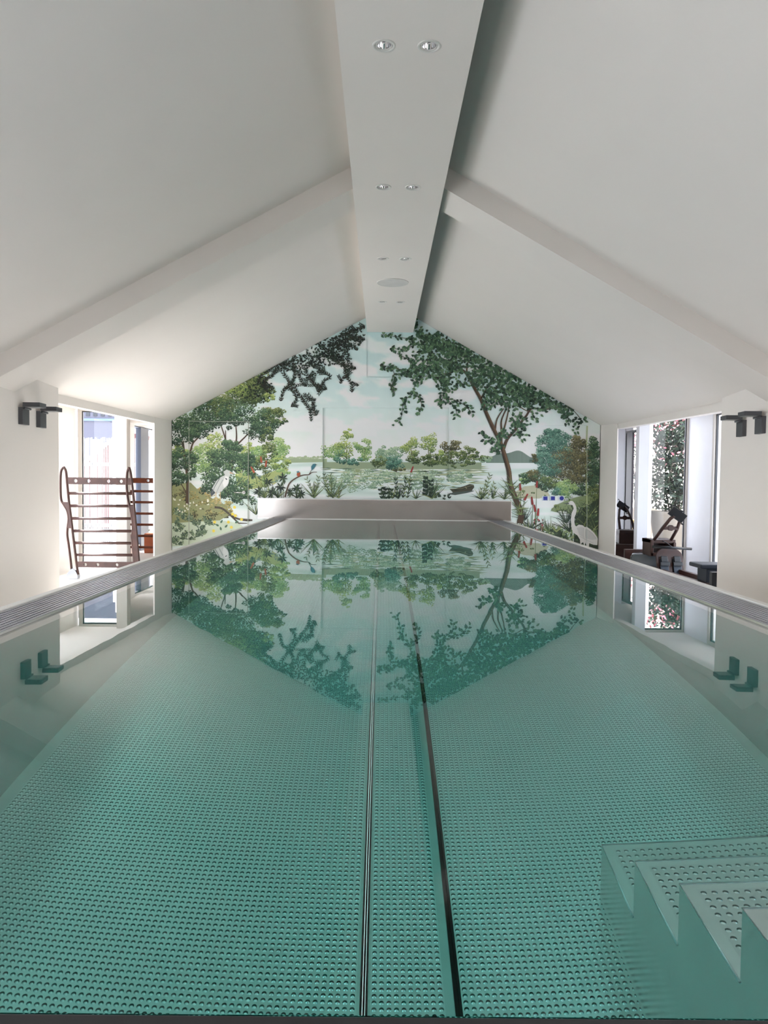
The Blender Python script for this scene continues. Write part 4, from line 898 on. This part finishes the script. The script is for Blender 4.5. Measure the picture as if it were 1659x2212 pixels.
# ------------------------------------------------------------------ rowing machines
def rower(label):
    r = empty('rowing_machine', label=label, cat='rowing machine')
    # y = 0 under the footboard, + toward the tank, - toward the seat; z = 0 floor
    for x in (-.10, .10):
        m = MB(); m.box(x-.022, x+.022, -1.25, .75, .17, .23); m.build('rail', WOODR, r, bevel=.005)
    for x in (-.24, .24):
        m = MB(); m.box(x-.022, x+.022, .5, 1.0, .10, .16); m.build('tank_rail', WOODR, r, bevel=.004)
    m = MB(); m.lathe([(.0001, .16), (.22, .16), (.255, .18), (.262, .24), (.255, .31), (.235, .345), (.0001, .35)], (0, .66, 0), 36); m.build('water_tank', mat('tank_plastic', '5c646c', .15, var=.1, **{'Transmission Weight': .25}), r)
    m = MB(); m.box(-.14, -.11, .36, .62, .35, .53); m.box(.11, .14, .36, .62, .35, .50); m.box(-.14, .14, .36, .39, .35, .385); m.box(-.14, .14, .38, .66, .49, .53); m.box(-.14, .14, .60, .64, .35, .53); m.build('deck_frame', WOODR, r, bevel=.004)
    m = MB(); m.box(-.24, .24, .95, 1.0, 0, .37); m.build('front_foot', WOODR, r, bevel=.004)
    m = MB(); m.box(-.15, .15, -1.25, -1.19, 0, .36); m.build('rear_foot', BLACK, r, bevel=.004)
    # foot board: rounded plank leaning toward the tank
    pr = [(-.145, .08), (.145, .08), (.145, .36)]+[(.145*math.cos(t), .36+.10*math.sin(t)) for t in [PI*k/12 for k in range(1, 12)]]+[(-.145, .36)]
    m = MB(); m.prism(pr, -.012, .012); m.v = [(x, y+.10+(z-.08)*.32, z) for x, y, z in m.v]; m.build('foot_board', WOODR, r, bevel=.003)
    for x in (-.07, .07):
        m = MB(); m.box(x-.045, x+.045, -.034, -.014, .10, .34); m.v = [(a_, b_+.10+(c_-.08)*.32, c_) for a_, b_, c_ in m.v]; fp = m.build('foot_pad', NAVY, r, bevel=.006)
        m = MB(); m.box(x-.05, x+.05, -.06, -.030, .27, .31); m.box(x-.035, x+.035, -.05, -.028, .31, .37); m.v = [(a_, b_+.10+(c_-.08)*.32, c_) for a_, b_, c_ in m.v]; m.build('strap', BLACK, fp, bevel=.004)
    m = MB(); m.tube([(-.215, .10, .475), (.205, .10, .455)], .0145, 12); m.build('handle', BLACK, r)
    m = MB(); m.box(-.16, .16, -1.02, -.74, .365, .405); m.box(-.09, .09, -.99, -.77, .23, .365); m.build('seat', SEATM, r, bevel=.012)
    for x in (-.072, .072):
        m = MB(); m.tube([(x*1.35, .44, .50), (x*1.15, .20, .66), (x*.75, .04, .78), (x*.4, -.01, .815)], .017, 8, flat=1.2); m.build('mast_arm', WOODR, r)
    m = MB(); m.box(-.07, .07, .155, .185, .655, .69); m.tube([(0, .15, .675), (0, .195, .675)], .032, 16); m.build('mast_crosspiece', WOODR, r)
    m = MB(); m.box(-.085, .085, -.02, .015, -.05, .05); m.box(-.105, -.085, -.035, -.0, .045, .06); m.box(.085, .105, -.035, 0, -.06, -.045); m.box(-.01, .02, -.04, .0, .05, .062)
    m.v = [(a_*.85+c_*.5, b_*.8-c_*.35-.01, .825+c_*.8-a_*.58) for a_, b_, c_ in m.v]; m.build('monitor_holder', BLACK, r, bevel=.004)
    m = MB(); m.tube([(0, .5, .53), (0, .25, .50), (0, .11, .47)], .006, 6); m.build('pull_strap', BLACK, r)
    return r
r1 = rower('walnut water rowing machine in the right bay with its seat towards the camera'); r1.location = (3.13, 8.12, FZ)
r2 = copy_tree(r1); r2['label'] = 'farther rowing machine in the right bay seen between pier and white post'
[setattr(c_, 'scale', (-1, 1, 1)) for c_ in r2.children if c_.name.startswith('monitor_holder')]
r2.location = (3.33+.15*.44, 10.35+.44, FZ); r2.rotation_euler.z = PI-.15

# ------------------------------------------------------------------ outdoors
PAVE = mat('pale_paving', 'c8c5c3', .8, var=.06, scale=2)
m = MB(); m.box(-30, -3.9, -12, 40, FZ-.12, FZ-.02); m.box(3.95, 30, -12, 40, FZ-.12, FZ-.02); m.box(-3.9, 3.95, 14.6, 40, FZ-.12, FZ-.02); m.box(-3.9, 3.95, -12, -3.1, FZ-.12, FZ-.02)
S('ground', m, PAVE)
# left: slatted screen, pale house with gable
fe = empty('garden_screen', (-5.2, 13.2, FZ), label='white slatted garden screen outside the left bay window', cat='fence')
m = MB(); x = -2.1
while x < 1.3:
    wv = random.uniform(.008, .026); m.box(x, x+wv, -.01, .012, 0, 1.82+random.uniform(-.02, .02)); x += wv+random.uniform(.006, .024)
m.build('slats', mat('white_slat', 'a8a6a4', .6, var=.1, scale=30), fe)
m = MB(); m.box(-2.1, 1.3, .012, .04, .3, .36); m.box(-2.1, 1.3, .012, .04, 1.35, 1.41); m.build('rail', PAINT, fe)
ho = empty('house', (-9, 22, FZ), label='pale lilac rendered house beyond the white slatted screen', cat='house')
m = MB(); m.box(-5, 1.6, 0, 6, 0, 4.2); m.build('wall', mat('lilac_render', '54535f', .8), ho)
for k in range(5):
    m = MB(); x = .45+k*.21-.1; m.box(x, x+.11, -.02, .0, 2.90, 3.04); m.build('window', FRAME, ho)
m = MB(); m.box(-5, 1.6, -.05, 0, 2.76, 2.83); m.build('string_course', mat('blue_band', '5a6a92', .6), ho)
sh = empty('garden_shed', (-6.95, 17.5, FZ), label='red brick gabled outbuilding with white verge behind the slatted screen', cat='outbuilding')
m = MB(); m.prism([(-.9, 0), (1.1, 0), (1.1, 2.20), (-.9, .50)], 0, 2); m.build('wall', mat('red_brick', '5c2624', .8, var=.2, scale=20), sh)
m = MB(); m.hexa([(-1.0, -.08, .42), (1.15, -.08, 2.245), (1.15, 2.1, 2.245), (-1.0, 2.1, .42)], [(-1.0, -.08, .49), (1.15, -.08, 2.315), (1.15, 2.1, 2.315), (-1.0, 2.1, .49)]); m.build('roof', PAINT, sh)
# planter with pink flowers beyond the second ladder
pl = empty('planter_box', (-3.42, 11.9, FZ), label='terracotta coloured planter with pink flowers in the left corridor', cat='planter')
m = MB(); m.box(-.22, .32, -.12, .12, 0, .30); m.build('box', mat('terracotta', 'b5694c', .7), pl, bevel=.01)
def leafmesh(centers, n_, ln, cols, seed):
    rnd = random.Random(seed); v = []; f = []; c = []
    for (cx, cy, cz, rx, ry, rz, k_) in centers:
        for _ in range(int(n_*k_)):
            while True:
                a_, b_, d_ = rnd.uniform(-1, 1), rnd.uniform(-1, 1), rnd.uniform(-1, 1)
                if a_*a_+b_*b_+d_*d_ < 1: break
            o_ = Vector((cx+a_*rx, cy+b_*ry, cz+d_*rz)); d1 = Vector((rnd.gauss(0, 1), rnd.gauss(0, 1), rnd.gauss(0, .8))).normalized(); s1 = d1.cross(Vector((rnd.gauss(0, 1), rnd.gauss(0, 1), rnd.gauss(0, 1)))).normalized()
            L_ = ln*rnd.uniform(.6, 1.2); i = len(v); v += [tuple(o_), tuple(o_+d1*L_*.5+s1*L_*.22), tuple(o_+d1*L_), tuple(o_+d1*L_*.5-s1*L_*.22)]
            f.append((i, i+1, i+2, i+3)); q = rnd.choice(cols); k2 = rnd.uniform(.75, 1.25); c.append(tuple(min(1, x_*k2) for x_ in q))
    return v, f, c
def leaves(name, parent, *a):
    v, f, c = leafmesh(*a); me = bpy.data.meshes.new(name); me.from_pydata(v, [], f); me.materials.append(FOLI)
    ca = me.color_attributes.new('Col', 'FLOAT_COLOR', 'CORNER'); b_ = []
    for q in c: b_ += [q[0], q[1], q[2], 1]*4
    ca.data.foreach_set('color', b_); o = bpy.data.objects.new(name, me); C.objects.link(o); o.parent = parent; return o
GL = [hx('2c3a2b'), hx('3b4a38'), hx('1f2a22'), hx('4c5c48')]; PK = [hx('e58f9a'), hx('d9707f'), hx('efb0b2')]
leaves('foliage', pl, [(0.05, 0, .36, .25, .12, .08, 1)], 120, .05, [hx('4c6a44'), hx('6a8758')], 3)
_f = leaves('flowers', pl, [(0.1, 0, .42, .15, .1, .06, 1)], 40, .045, [hx('e0506a'), hx('f0859a')], 4); _f['kind'] = 'stuff'
# right: potted shrub and a hedge shrub
def shrub(loc, label, sc, seed, n_):
    r = empty('potted_shrub', loc, label=label, cat='potted shrub')
    m = MB(); m.lathe([(.0001, .0), (.20, .0), (.23, .05), (.325, .66), (.335, .70), (.315, .70), (.30, .66), (.0001, .64)], seg=36); m.build('pot', mat('stone_pot', '8f8679', .8, var=.06, scale=6, bump=.3, bscale=80), r)
    m = MB(); rnd = random.Random(seed)
    for _ in range(11):
        pts = [Vector((rnd.uniform(-.06, .06), rnd.uniform(-.06, .06), .62))]
        for k in range(5): pts.append(pts[-1]+Vector((rnd.uniform(-.11, .11), rnd.uniform(-.11, .11), rnd.uniform(.18, .32))))
        m.tube(pts, [.012, .011, .009, .007, .005, .004], 6)
    m.build('branches', mat('shrub_bark', '4a4038', .8), r)
    cs = [(-.05, 0, .95, .32, .30, .28, .8), (0, 0, 1.25, .38, .34, .35, 1), (.1, .05, 1.6, .42, .36, .35, 1.1), (-.15, 0, 1.85, .40, .34, .30, .8), (.2, 0, 2.0, .34, .3, .25, .6)]
    leaves('foliage', r, cs, n_, .085, GL, seed); _f = leaves('flowers', r, [(-.15, -.1, 1.95, .36, .3, .18, 1), (.22, -.15, 1.85, .14, .12, .3, .4), (-.1, -.1, 1.55, .3, .3, .2, .15)], 170, .075, PK, seed+1); _f['kind'] = 'stuff'
    r.scale = (sc, sc, sc); return r
shrub((4.34, 11.36, FZ), 'pale stone pot with dark leafy shrub and pink blossom outside the right bay', 1.07, 11, 1000)
shrub((4.75, 14.2, FZ), 'second shrub with red tinged leaves beyond the narrow dark framed window', 1.0, 23, 170)
yc = empty('storage_box', (4.02, 12.05, FZ), label='yellow outdoor box seen low through the narrow dark window on the right', cat='box')
m = MB(); m.box(-.12, .05, -.1, .1, 0, .55); m.build('body', mat('yellow_plastic', 'c9a21c', .5), yc, bevel=.01)
m = MB(); m.box(-.13, .06, -.11, .11, .55, .58); m.build('lid', mat('yellow_plastic', 'c9a21c', .5), yc, bevel=.006)
# bright render wall across the garden on the right
m = MB(); m.box(5.6, 5.75, 8, 22, FZ-.02, 1.9); gw = m.build('garden_wall', mat('cream_render', 'd9cfc4', .8)); tag(gw, 'cream rendered garden wall behind the potted shrub', 'garden wall')
